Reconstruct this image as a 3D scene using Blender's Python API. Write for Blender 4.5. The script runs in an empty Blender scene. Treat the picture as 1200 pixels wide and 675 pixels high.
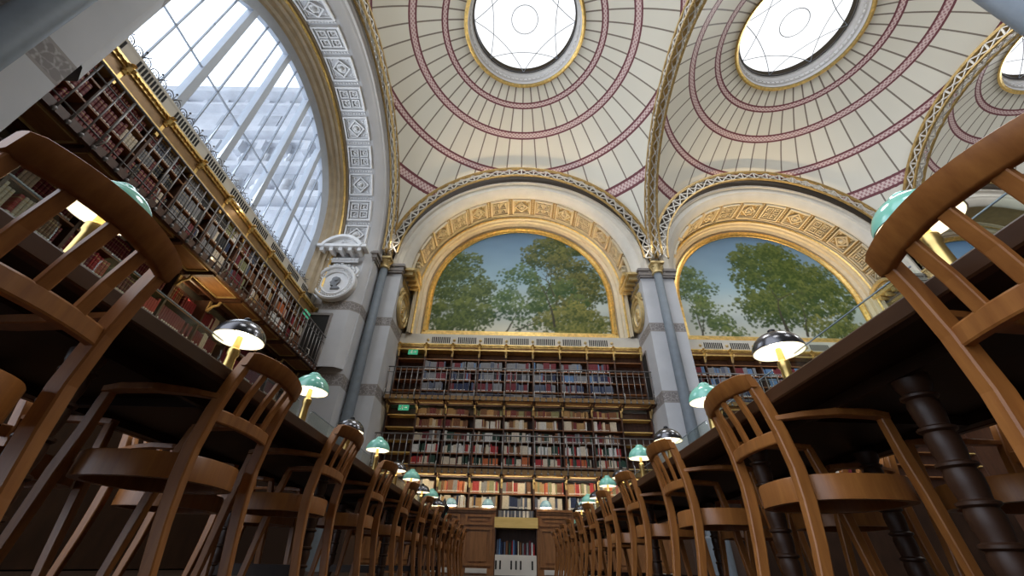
import bpy, math, random
from mathutils import Vector, Matrix
PI = math.pi
random.seed(7)
S = bpy.context.scene
COL = S.collection

# ------------------------------------------------------------------ camera
def make_camera():
    f, pitch, yaw, roll, cx = 477.33, 0.600308, -0.0152092, -0.02798, -0.0936
    r0 = Vector((math.cos(yaw), -math.sin(yaw), 0)); h = Vector((math.sin(yaw), math.cos(yaw), 0))
    fw = h*math.cos(pitch) + Vector((0, 0, math.sin(pitch)))
    u0 = -h*math.sin(pitch) + Vector((0, 0, math.cos(pitch)))
    right = r0*math.cos(roll) - u0*math.sin(roll)
    up = r0*math.sin(roll) + u0*math.cos(roll)
    cd = bpy.data.cameras.new('camera'); cam = bpy.data.objects.new('camera', cd); COL.objects.link(cam)
    cd.sensor_width = 36; cd.lens = f/1200*36; cd.clip_start = 0.02; cd.clip_end = 300
    m = Matrix((right, up, -fw)).transposed().to_4x4(); m.translation = Vector((cx, 0, 0.2))
    cam.matrix_world = m
    S.camera = cam
make_camera()

# ------------------------------------------------------------------ world, lights, exposure
S.view_settings.view_transform = 'Standard'; S.view_settings.look = 'None'
S.view_settings.gamma = 1; S.view_settings.use_curve_mapping = False
S.view_settings.exposure = -0.42
wd = bpy.data.worlds.new('sky'); S.world = wd; wd.use_nodes = True
wn = wd.node_tree; wn.nodes.clear()
def wnode(t): return wn.nodes.new(t)
wo = wnode('ShaderNodeOutputWorld'); wb = wnode('ShaderNodeBackground'); tc = wnode('ShaderNodeTexCoord')
sx = wnode('ShaderNodeSeparateXYZ'); ramp = wnode('ShaderNodeValToRGB'); mr = wnode('ShaderNodeMapRange')
wn.links.new(tc.outputs['Generated'], sx.inputs[0]); wn.links.new(sx.outputs[0], mr.inputs[0])
mr.inputs[1].default_value = -1; mr.inputs[2].default_value = 1
wn.links.new(mr.outputs[0], ramp.inputs[0])
SKY_W = (3.0, 3.3, 3.8); SKY_E = (0.062, 0.052, 0.04)      # bright daylight beyond the west window, dim hall elsewhere
ramp.color_ramp.elements[0].position = 0.30; ramp.color_ramp.elements[0].color = (*SKY_W, 1)
ramp.color_ramp.elements[1].position = 0.46; ramp.color_ramp.elements[1].color = (*SKY_E, 1)
wn.links.new(ramp.outputs[0], wb.inputs[0]); wb.inputs[1].default_value = 1.0
wn.links.new(wb.outputs[0], wo.inputs[0])

def lamp(name, kind, loc, energy, color=(1, 1, 1), size=.1, size_y=None, aim=None, shape=None):
    ld = bpy.data.lights.new(name, kind); ld.energy = energy; ld.color = color
    if kind == 'AREA':
        ld.size = size
        if size_y: ld.shape = 'RECTANGLE'; ld.size_y = size_y
        elif shape: ld.shape = shape
    elif kind in ('POINT', 'SPOT'): ld.shadow_soft_size = size
    o = bpy.data.objects.new(name, ld); COL.objects.link(o); o.location = loc
    if aim is not None: o.rotation_euler = Vector(aim).to_track_quat('-Z', 'Y').to_euler()
    return o
WARM = (1.0, .74, .42); DAY = (.93, .97, 1.0)
for k in range(3):      # daylight through the three roof lights
    lamp('skylight_daylight', 'AREA', (10*k, 6.9, 16.40), 620, DAY, 3.9, shape='DISK', aim=(0, 0, -1))
for k in range(2): lamp('rear_skylight_daylight', 'AREA', (10*k, -3.2, 16.40), 400, DAY, 3.9, shape='DISK', aim=(0, 0, -1))
lamp('window_daylight', 'AREA', (-7.0, 6.9, 9.4), 215, (.85, .93, 1.0), 3.2, 5.6, aim=(1, 0, -.1))
for k in range(2):
    x0 = 10*k
    lamp('lunette_strip', 'AREA', (x0, 13.46, 7.33), 105, WARM, 7.4, .06, aim=(0, -.075, 1)).data.spread = math.radians(48)          # lies on the cornice, lights the gilded arch
    lamp('upper_shelf_strip', 'AREA', (x0, 13.10, 6.56), 5, WARM, 8.2, .05, aim=(0, .75, -.65))
    lamp('shelf_strip', 'AREA', (x0, 13.05, 4.60), 15, (1, .85, .62), 8.2, .05, aim=(0, .6, -.8))
lamp('frame_strip', 'AREA', (0, 13.60, 7.33), 10, WARM, 7.0, .05, aim=(0, .6, .8))
lamp('low_shelf_strip', 'AREA', (0, 12.98, 2.42), 62, (1, .86, .62), 8.2, .05, aim=(0, .6, -.8))
lamp('left_gallery_strip', 'AREA', (-6.12, 6.9, 6.70), 17, (1, .88, .7), .05, 8.4, aim=(-.6, 0, -.8))
lamp('left_low_strip', 'AREA', (-6.45, 6.9, 4.30), 46, WARM, .05, 8.4, aim=(.55, 0, .8))
lamp('left_low_shelf_strip', 'AREA', (-6.10, 6.9, 4.82), 20, WARM, .05, 8.4, aim=(-.75, 0, -.6))
for x, y in ((-4.72, 11.5), (4.75, 11.45), (5.25, 11.45)): lamp('rib_base_light', 'POINT', (x, y, 10.0), 5, (1, .93, .8), .03)
def dome_spot(x, y, tx, ty, e):      # floodlights standing on the capitals, aimed into the domes
    ld = bpy.data.lights.new('capital_floodlight', 'SPOT'); ld.energy = e; ld.color = (1, .94, .82); ld.spot_size = math.radians(116); ld.spot_blend = .9; ld.shadow_soft_size = .08
    o = bpy.data.objects.new('capital_floodlight', ld); COL.objects.link(o); o.location = (x, y, 10.05)
    o.rotation_euler = (Vector((tx, ty, 15.5))-o.location).to_track_quat('-Z', 'Y').to_euler()
for k in range(3):
    for sx_ in (-1, 1):
        for y in (11.35, 2.4): dome_spot(10*k+sx_*4.5, y, 10*k-sx_*.5, 6.9, 165)

# ------------------------------------------------------------------ node helper and materials
class NT:
    def __init__(s, name):
        s.m = bpy.data.materials.new(name); s.m.use_nodes = True; s.t = s.m.node_tree; s.t.nodes.clear()
        s.out = s.t.nodes.new('ShaderNodeOutputMaterial')
    def n(s, t, **kw):
        x = s.t.nodes.new(t)
        for k, v in kw.items(): setattr(x, k, v)
        return x
    def put(s, sock, v):
        if hasattr(v, 'is_output'): s.t.links.new(v, sock)
        elif v is not None:
            if isinstance(v, (tuple, list)) and len(v) == 3 and sock.type == 'RGBA': v = (*v, 1)
            sock.default_value = v
    def math(s, op, a, b=None, c=None):
        x = s.n('ShaderNodeMath', operation=op); s.put(x.inputs[0], a); s.put(x.inputs[1], b)
        if c is not None: s.put(x.inputs[2], c)
        return x.outputs[0]
    def mix(s, f, a, b, mode='MIX'):
        x = s.n('ShaderNodeMix', data_type='RGBA', blend_type=mode)
        s.put(x.inputs[0], f); s.put(x.inputs[6], a); s.put(x.inputs[7], b); return x.outputs[2]
    def coord(s, which='Object'): return s.n('ShaderNodeTexCoord').outputs[which]
    def sep(s, v):
        x = s.n('ShaderNodeSeparateXYZ'); s.put(x.inputs[0], v); return x.outputs
    def scale(s, v, sc):
        x = s.n('ShaderNodeMapping'); s.put(x.inputs[0], v); x.inputs[3].default_value = sc; return x.outputs[0]
    def noise(s, v, sc, det=3, rough=.5):
        x = s.n('ShaderNodeTexNoise'); s.put(x.inputs['Vector'], v); x.inputs['Scale'].default_value = sc
        x.inputs['Detail'].default_value = det; x.inputs['Roughness'].default_value = rough; return x.outputs[0]
    def ramp(s, f, pts):
        x = s.n('ShaderNodeValToRGB'); s.put(x.inputs[0], f); e = x.color_ramp.elements
        while len(e) < len(pts): e.new(.5)
        for q, (p, c) in zip(e, pts): q.position = p; q.color = (*c, 1)
        return x.outputs[0]
    def bump(s, h, d=.2, dist=.01):
        x = s.n('ShaderNodeBump'); s.put(x.inputs['Height'], h); x.inputs['Strength'].default_value = d
        x.inputs['Distance'].default_value = dist; return x.outputs[0]
    def bsdf(s, col, rough=.5, metal=0., spec=.5, normal=None, **kw):
        x = s.n('ShaderNodeBsdfPrincipled'); s.put(x.inputs['Base Color'], col); s.put(x.inputs['Roughness'], rough)
        s.put(x.inputs['Metallic'], metal); x.inputs['Specular IOR Level'].default_value = spec
        if normal is not None: s.put(x.inputs['Normal'], normal)
        for k, v in kw.items(): s.put(x.inputs[k], v)
        s.t.links.new(x.outputs[0], s.out.inputs[0]); return s.m
def band(n, x, a, b):      # 1 inside a..b
    return n.math('MULTIPLY', n.math('GREATER_THAN', x, a), n.math('LESS_THAN', x, b))

def mottled(name, col, var=.12, sc=4, rough=.6, metal=0., spec=.4, bump=0.):
    n = NT(name); c = n.coord(); f = n.noise(c, sc, 4)
    lo = tuple(x*(1-var) for x in col); hi = tuple(min(1, x*(1+var)) for x in col)
    nr = n.bump(n.noise(c, sc*12, 3), bump, .01) if bump else None
    return n.bsdf(n.ramp(f, [(.3, lo), (.7, hi)]), rough, metal, spec, nr)
def wood(name, dark, light, sc=(14, 14, 1.6), rough=.38, spec=.5):
    n = NT(name); c = n.scale(n.coord(), sc); f = n.noise(c, 2.2, 5, .6)
    f2 = n.noise(n.scale(n.coord(), tuple(a*4 for a in sc)), 3, 2)
    col = n.mix(n.math('MULTIPLY', f2, .35), n.ramp(f, [(.32, dark), (.68, light)]), dark)
    return n.bsdf(col, rough, 0, spec, n.bump(f, .08, .004))
M = {}
M['chair'] = wood('chair_wood', (.245, .084, .018), (.41, .16, .038))
M['table'] = wood('dark_table_wood', (.018, .008, .004), (.036, .016, .008), (3, 3, 1), .5, .25)
M['legwood'] = wood('turned_leg_wood', (.038, .016, .008), (.065, .028, .014), (3, 3, 1), .42, .35)
M['tabledge'] = wood('table_edge_wood', (.045, .018, .007), (.08, .033, .013), (3, 1, 3), .42, .3)
M['cabinet'] = wood('cabinet_wood', (.19, .078, .026), (.31, .135, .048), (6, 6, 1), .4)
M['case'] = wood('bookcase_wood', (.06, .025, .014), (.105, .045, .024), (6, 6, 1), .45)
M['soffitwood'] = wood('soffit_wood', (.22, .10, .035), (.36, .18, .065), (5, 1.4, 5), .45)
M['palewood'] = wood('pale_wood', (.62, .42, .13), (.76, .54, .20), (1, 6, 6), .4)
M['floor'] = wood('floor_boards', (.022, .012, .007), (.04, .02, .011), (6, 1, 1), .5, .3)
M['stone'] = mottled('pale_stone', (.52, .515, .52), .05, 1.5, .75, bump=.05)
M['cream'] = mottled('cream_plaster', (.63, .585, .50), .05, 2.5, .6)
M['white'] = mottled('white_stucco', (.72, .71, .70), .05, 5, .55)
M['panelground'] = mottled('gilded_ground_shaded', (.34, .235, .10), .12, 5, .5, .2)  # gilded ground, darkened to stand in for shade in the panel recesses
M['panel'] = mottled('panel_plaster', (.62, .53, .37), .06, 5, .5)
M['beige'] = mottled('cream_moulding_in_shade', (.46, .36, .23), .1, 4, .45)  # cream darkened in colour, as shade on mouldings turned from the light
M['gold'] = mottled('gilding', (.80, .56, .20), .22, 9, .34, .75)
M['goldpaint'] = mottled('gilt_plaster', (.62, .47, .22), .15, 8, .42, .35)
M['corniceface'] = mottled('brown_gilt_panel', (.27, .155, .06), .15, 6, .42, .3)
M['ribshadow'] = mottled('rib_gap_shade', (.07, .052, .035), .1, 6, .7)  # dark tone painted for the shade in the deep gap behind the lattice
M['ribgold'] = mottled('bronze_gilt_iron', (.40, .27, .10), .25, 9, .42, .35)
M['railiron'] = mottled('grey_railing_iron', (.21, .195, .185), .15, 12, .4, .5)
M['iron'] = mottled('dark_iron', (.10, .095, .095), .2, 12, .42, .5)
M['ironwhite'] = mottled('pale_painted_iron', (.50, .47, .42), .1, 12, .45, .2)
M['column'] = mottled('grey_blue_cast_iron', (.165, .19, .215), .08, 6, .55, .05)
M['capital'] = mottled('grey_capital_stone', (.26, .23, .21), .1, 6, .6)
M['brass'] = mottled('brass', (.78, .55, .20), .12, 12, .3, .85)
M['black'] = mottled('black_metal', (.012, .012, .013), .2, 10, .3)
M['slot'] = mottled('dark_slot', (.02, .018, .016), .2, 10, .8)
M['shadegreen'] = mottled('green_opal_glass', (.24, .60, .46), .05, 6, .12, spec=.8)
M['shadeblue'] = mottled('pale_blue_opal_glass', (.26, .46, .56), .05, 6, .15, spec=.8)
M['shadedark'] = mottled('dark_polished_metal', (.13, .125, .13), .1, 8, .2, .85)
M['inner'] = mottled('white_enamel', (.9, .88, .82), .02, 6, .5)
M['greyrelief'] = mottled('grey_relief', (.20, .205, .215), .06, 8, .6)
M['signwhite'] = mottled('sign_white', (.85, .9, .87), .02, 6, .5)
M['drawer'] = mottled('white_drawer_front', (.62, .58, .52), .04, 3, .5)
M['mullion'] = mottled('pale_blue_window_frame', (.50, .54, .60), .04, 5, .5)
M['windowbar'] = mottled('blue_grey_window_bar', (.30, .34, .40), .08, 6, .4)
M['facade'] = mottled('outside_stone', (.82, .84, .88), .10, .9, .9)
M['facadedk'] = mottled('outside_stone_recess', (.60, .62, .66), .12, 1.5, .9)
def emis(name, col, st):
    n = NT(name); e = n.n('ShaderNodeEmission'); n.put(e.inputs[0], col); e.inputs[1].default_value = st
    n.t.links.new(e.outputs[0], n.out.inputs[0]); return n.m
M['bulb'] = emis('lit_bulb', (1, .9, .7), 14)
M['signgreen'] = emis('lit_green_sign', (.10, .55, .30), .75)
M['skypane'] = emis('bright_overcast_roof_glazing', (.97, .985, 1), 1.7)
def glass(name, tint, gl=.10):
    n = NT(name); t = n.n('ShaderNodeBsdfTransparent'); g = n.n('ShaderNodeBsdfGlossy'); x = n.n('ShaderNodeMixShader')
    n.put(t.inputs[0], tint); g.inputs[1].default_value = .08; n.put(g.inputs[0], (.9, .96, .92))
    lw = n.n('ShaderNodeLayerWeight'); lw.inputs[0].default_value = .5
    n.put(x.inputs[0], n.math('ADD', n.math('MULTIPLY', n.math('POWER', lw.outputs['Facing'], 4.), .35), gl*.3)); n.t.links.new(t.outputs[0], x.inputs[1]); n.t.links.new(g.outputs[0], x.inputs[2])
    n.t.links.new(x.outputs[0], n.out.inputs[0]); return n.m
M['glass'] = glass('greenish_glass', (.93, .97, .94))
M['pane'] = glass('window_glass', (.97, .985, 1.0), .02)

def pier_mat():      # pale stone, two patterned frieze bands; foot darkened to stand in for shade
    n = NT('pier_stone'); g = n.n('ShaderNodeNewGeometry').outputs['Position']; z = n.sep(g)[2]
    b = n.math('MAXIMUM', band(n, z, 4.42, 4.80), band(n, z, 6.86, 7.20))
    line = n.math('MAXIMUM', n.math('MAXIMUM', band(n, z, 4.42, 4.46), band(n, z, 4.76, 4.80)), n.math('MAXIMUM', band(n, z, 6.86, 6.9), band(n, z, 7.16, 7.2)))
    v = n.n('ShaderNodeTexVoronoi', feature='DISTANCE_TO_EDGE'); n.put(v.inputs['Vector'], g); v.inputs['Scale'].default_value = 9
    w2 = n.n('ShaderNodeTexVoronoi'); n.put(w2.inputs['Vector'], g); w2.inputs['Scale'].default_value = 22
    pat = n.ramp(n.math('ADD', v.outputs['Distance'], n.math('MULTIPLY', w2.outputs['Distance'], .25)), [(.10, (.40, .37, .35)), (.26, (.22, .195, .185))])
    st = n.ramp(n.noise(g, 1.5, 4), [(.3, (.50, .50, .51)), (.7, (.56, .555, .565))])
    c = n.mix(b, st, pat); c = n.mix(line, c, (.30, .27, .25)); c = n.mix(n.math('LESS_THAN', z, 2.4), c, (.05, .024, .013))
    return n.bsdf(c, .7)
M['pier'] = pier_mat()
def dome_mat():
    n = NT('painted_dome'); x, y, z = n.sep(n.coord())
    r = n.math('SQRT', n.math('ADD', n.math('MULTIPLY', x, x), n.math('MULTIPLY', y, y)))
    a = n.math('MULTIPLY', n.math('ARCTAN2', y, x), 48/(2*PI)); a = n.math('ADD', a, 100.5)
    fr = n.math('ABSOLUTE', n.math('SUBTRACT', n.math('FRACT', a), .5)); d = n.math('MULTIPLY', n.math('MULTIPLY', fr, r), 2*PI/48)
    line = n.math('LESS_THAN', d, .026)
    tone = n.n('ShaderNodeTexWhiteNoise', noise_dimensions='1D'); n.put(tone.inputs['W'], n.math('FLOOR', n.math('ADD', a, .5)))
    base = n.mix(tone.outputs[0], (.65, .62, .535), (.70, .675, .59))
    base = n.mix(n.math('MULTIPLY', n.noise(n.coord(), 1.2, 4), .35), base, (.59, .555, .47))
    c = n.mix(line, base, (.19, .16, .13))
    for r0, r1 in ((2.74, 2.97), (3.76, 4.02), (5.0, 5.22), (6.03, 6.28)):
        rm = (r0+r1)/2
        s = n.math('SINE', n.math('MULTIPLY', n.math('ARCTAN2', y, x), round(2*PI*rm/.15)))
        t = n.math('SINE', n.math('MULTIPLY', r, 62))
        pat = n.math('GREATER_THAN', n.math('MULTIPLY', s, t), .12)
        inner = n.mix(pat, (.62, .48, .46), (.36, .20, .21))
        c = n.mix(band(n, r, r0, r1), c, (.15, .045, .055)); c = n.mix(band(n, r, r0+.055, r1-.055), c, inner)
    c = n.mix(band(n, r, 2.05, 2.17), c, (.42, .35, .16))
    return n.bsdf(c, .55, 0, .3)
M['dome'] = dome_mat()
BOOKC = dict(maroon=(.15, .018, .025), red=(.36, .025, .027), navy=(.02, .03, .075), slate=(.09, .105, .15), cream=(.62, .54, .42), white=(.66, .65, .62),
             brown=(.19, .08, .035), tan=(.42, .26, .11), green=(.025, .06, .042), olive=(.24, .24, .12), black=(.022, .022, .026), blue=(.10, .19, .34), orange=(.50, .13, .04), grey=(.2, .2, .21))
def book_mat(name, col):
    n = NT(name + '_book_cover'); g = n.sep(n.coord('Generated')); z = g[2]
    lab = band(n, z, .06, .15); gilt = n.math('MAXIMUM', n.math('MAXIMUM', band(n, z, .30, .315), band(n, z, .60, .615)), band(n, z, .80, .86))
    c = n.mix(n.noise(n.coord(), 8, 3), tuple(v*.8 for v in col), tuple(min(1, v*1.2) for v in col))
    c = n.mix(n.math('MULTIPLY', gilt, .6), c, (.55, .40, .16)); c = n.mix(lab, c, (.72, .69, .62))
    return n.bsdf(c, .5, 0, .35)
for k, v in BOOKC.items(): M['book_' + k] = book_mat(k, v)
def flat_book_mat(name, col):
    n = NT(name + '_far_book'); z = n.sep(n.n('ShaderNodeNewGeometry').outputs['Position'])
    c = n.mix(n.noise(n.n('ShaderNodeNewGeometry').outputs['Position'], 30, 2), tuple(v*.7 for v in col), tuple(min(1, v*1.35) for v in col))
    return n.bsdf(c, .5, 0, .35)
for k, v in BOOKC.items(): M['far_' + k] = flat_book_mat(k, v)
M['far_label'] = mottled('spine_label', (.74, .72, .66), .05, 20, .6)
def paint_mat():
    n = NT('mural_paint'); a = n.n('ShaderNodeVertexColor'); a.layer_name = 'paint'
    return n.bsdf(a.outputs[0], .55, 0, .2)
M['mural'] = paint_mat()

# ------------------------------------------------------------------ mesh builder
class MB:
    def __init__(s): s.v = []; s.f = []; s.mi = []; s.cur = 0; s.X = None
    def add(s, vs, fs):
        o = len(s.v)
        if s.X: vs = [s.X(*p) for p in vs]
        s.v += [tuple(p) for p in vs]; s.f += [tuple(i+o for i in f) for f in fs]; s.mi += [s.cur]*len(fs); return s
    def box(s, a, b):
        (x0, y0, z0), (x1, y1, z1) = a, b
        vs = [(x0, y0, z0), (x1, y0, z0), (x1, y1, z0), (x0, y1, z0), (x0, y0, z1), (x1, y0, z1), (x1, y1, z1), (x0, y1, z1)]
        return s.add(vs, [(0, 3, 2, 1), (4, 5, 6, 7), (0, 1, 5, 4), (1, 2, 6, 5), (2, 3, 7, 6), (3, 0, 4, 7)])
    def sweep(s, path, secs, caps=True, closed=False):       # secs: list of rings (world offsets resolved by caller) as points
        n = len(secs[0]); vs = [p for r in secs for p in r]; fs = []
        R = len(secs)
        for i in range(R if closed else R-1):
            for j in range(n):
                a = i*n+j; b = i*n+(j+1) % n; c = ((i+1) % R)*n+(j+1) % n; d = ((i+1) % R)*n+j
                fs.append((a, b, c, d))
        if caps and not closed: fs += [tuple(range(n))[::-1], tuple(range((R-1)*n, R*n))]
        return s.add(vs, fs)
    def bar(s, pts, w, h, up=(0, 0, 1), taper=None):           # rectangular bar along a path, w across, h along up
        pts = [Vector(p) for p in pts]; up = Vector(up); secs = []
        for i, p in enumerate(pts):
            t = (pts[min(i+1, len(pts)-1)] - pts[max(i-1, 0)]).normalized()
            sd = t.cross(up)
            if sd.length < 1e-5: sd = t.cross(Vector((1, 0, 0)))
            sd.normalize(); u = sd.cross(t).normalized(); k = taper[i] if taper else 1
            a = sd*w*k/2; b = u*h*k/2; c = .8
            secs.append([p-a*c-b, p+a*c-b, p+a-b*c, p+a+b*c, p+a*c+b, p-a*c+b, p-a+b*c, p-a-b*c])
        return s.sweep(pts, secs)
    def tube(s, pts, r, n=8, closed=False):
        pts = [Vector(p) for p in pts]; secs = []; R = len(pts); prev = None
        for i, p in enumerate(pts):
            if closed: t = pts[(i+1) % R] - pts[i-1]
            else: t = pts[min(i+1, R-1)] - pts[max(i-1, 0)]
            t.normalize()
            a = t.cross(Vector((0, 0, 1))) if prev is None else prev - t*prev.dot(t)
            if a.length < 1e-4: a = t.cross(Vector((1, 0, 0)))
            a.normalize(); b = t.cross(a); prev = a; rr = r[i] if isinstance(r, (list, tuple)) else r
            secs.append([p + (a*math.cos(2*PI*k/n) + b*math.sin(2*PI*k/n))*rr for k in range(n)])
        return s.sweep(pts, secs, closed=closed)
    def lathe(s, prof, c=(0, 0, 0), n=20, axis='z', caps=True):
        secs = []
        for r, h in prof:
            ring = []
            for k in range(n):
                a = 2*PI*k/n; u, v = r*math.cos(a), r*math.sin(a)
                ring.append({'z': (c[0]+u, c[1]+v, c[2]+h), 'y': (c[0]+u, c[1]+h, c[2]+v), 'x': (c[0]+h, c[1]+u, c[2]+v)}[axis])
            secs.append(ring)
        return s.sweep(None, secs, caps=caps)
    def prism(s, bottom, top):
        n = len(bottom); fs = [tuple(range(n))[::-1], tuple(range(n, 2*n))]
        fs += [(i, (i+1) % n, n+(i+1) % n, n+i) for i in range(n)]
        return s.add(list(bottom)+list(top), fs)
    def grid(s, fn, nu, nv):
        vs = [fn(i/nu, j/nv) for i in range(nu+1) for j in range(nv+1)]; w = nv+1
        return s.add(vs, [(i*w+j, (i+1)*w+j, (i+1)*w+j+1, i*w+j+1) for i in range(nu) for j in range(nv)])
    def build(s, name, mat, parent=None, smooth=False, loc=None, fix=True):
        me = bpy.data.meshes.new(name); vs = s.v
        if loc: vs = [(p[0]-loc[0], p[1]-loc[1], p[2]-loc[2]) for p in vs]
        me.from_pydata(vs, [], s.f)
        for m in (mat if isinstance(mat, list) else [mat]): me.materials.append(m)
        if isinstance(mat, list): me.polygons.foreach_set('material_index', s.mi)
        if fix:
            import bmesh
            b = bmesh.new(); b.from_mesh(me); bmesh.ops.recalc_face_normals(b, faces=b.faces); b.to_mesh(me); b.free()
        if smooth: me.shade_smooth() if not isinstance(smooth, float) else (me.shade_smooth(), me.set_sharp_from_angle(angle=smooth))
        o = bpy.data.objects.new(name, me); COL.objects.link(o)
        if loc: o.location = loc
        if parent: o.parent = parent
        return o
SM = math.radians(38)
def tag(o, label=None, cat=None, group=None, kind=None):
    if label: o['label'] = label
    if cat: o['category'] = cat
    if group: o['group'] = group
    if kind: o['kind'] = kind
    return o
def thing(name, label, cat, loc=(0, 0, 0), rz=0, group=None):
    o = bpy.data.objects.new(name, None); COL.objects.link(o); o.location = loc; o.rotation_euler = (0, 0, rz); o.empty_display_size = .2
    return tag(o, label, cat, group)
def struct(o, label=None): return tag(o, label, kind='structure')
def copy_tree(root, loc, rz=None, label=None):
    r = root.copy(); COL.objects.link(r); r.location = loc
    if rz is not None: r.rotation_euler = (0, 0, rz)
    if label: r['label'] = label
    for ch in list(root.children):
        c = ch.copy(); COL.objects.link(c); c.parent = r
        for g in list(ch.children):
            d = g.copy(); COL.objects.link(d); d.parent = c
    return r
ORD = ['nearest', 'second', 'third', 'fourth', 'fifth', 'sixth', 'seventh', 'eighth', 'ninth', 'tenth', 'eleventh', 'twelfth', 'thirteenth', 'fourteenth', 'fifteenth', 'sixteenth', 'seventeenth', 'eighteenth', 'nineteenth', 'twentieth'] + [f'twenty-{k}' for k in ('first', 'second', 'third', 'fourth', 'fifth', 'sixth', 'seventh', 'eighth', 'ninth')]

# ------------------------------------------------------------------ the hall: frame of reference
D = 11.95; BY = 6.9; ZS = 9.6; RS = math.hypot(5, 5.05); ZA = 9.25
TRIM = [0]
def trim(): TRIM[0] += 1; return f'trim_{TRIM[0]}'
class Niche:      # local (u along the wall, d depth outwards, z) -> world
    def __init__(s, side, c): s.side = side; s.c = c; s.h = 4.42 if side == 'back' else 4.47
    def W(s, u, d, z): return (s.c+u, D+d, z) if s.side == 'back' else (-5-d, s.c+u, z)
    def mb(s): b = MB(); b.X = s.W; return b
NB = [Niche('back', .04+10*k) for k in range(3)]; NL = Niche('left', BY)

f = MB(); f.box((-9, -9, -.1), (26, 15, 0)); struct(f.build('floor', M['floor']))

# walls, piers and niches
for nm, a, c in (('wall_back_corner_pier', (-5.18, 12.15, 0), (-4.38, 14.0, 9.3)), ('wall_back_pier', (4.44, 12.15, 0), (5.64, 14.0, 9.3)), ('wall_back_pier_right', (14.44, 12.15, 0), (15.64, 14.0, 9.3)),
                 ('wall_back_pier_far', (24.4, 12.15, 5.2), (26, 14.0, 9.3)), ('wall_left_pier', (-7.25, 11.37, 0), (-5.18, 14.0, 9.3)), ('wall_left_pier_near', (-7.25, .9, 0), (-5.18, 2.43, 9.3))):
    w = MB(); w.box(a, c); struct(w.build(nm, M['pier']))
w = MB(); w.box((24.4, 12.1, 0), (26, 14, 5.2)); struct(w.build('wall_back_shade_block', M['case']))  # dark box added at the far pier foot in place of shade
w = MB(); w.box((14.41, 12.1, 0), (15.67, 14, 4.5)); struct(w.build('wall_back_shade_block_right', M['case']))  # dark box added around the pale pier foot to darken it
w = MB(); w.box((-8, 13.98, 0), (26, 14.3, 16)); struct(w.build('wall_back', M['cream']))
w = MB(); w.box((-7.6, 1, 0), (-7.22, 14.3, 7.3)); struct(w.build('wall_left', M['cream']))
def arc_path(N, zb, n=48):     # (dir_u, dir_z, shift) stations: right leg, arc, left leg
    st = [(1, 0, ZA-zb)] + [(math.cos(PI*i/n), math.sin(PI*i/n), 0) for i in range(n+1)] + [(-1, 0, ZA-zb)]
    return st
def arc_strip(N, prof, zb, mat, name=None, smooth=SM, closed=False, parent=None):
    b = N.mb(); st = arc_path(N, zb); k = (N.h-4.42)
    secs = [[((r+k)*cu, d, ZA + (r+k)*cz - sh) for r, d in prof] for cu, cz, sh in st]
    n = len(prof); vs = [p for q in secs for p in q]; fs = []
    for i in range(len(secs)-1):
        for j in range(n if closed else n-1): fs.append((i*n+j, i*n+(j+1) % n, (i+1)*n+(j+1) % n, (i+1)*n+j))
    if closed: fs += [tuple(range(n))[::-1], tuple(range((len(secs)-1)*n, len(secs)*n))]
    b.add(vs, fs); return b.build(name or trim(), mat, parent, smooth)
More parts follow.
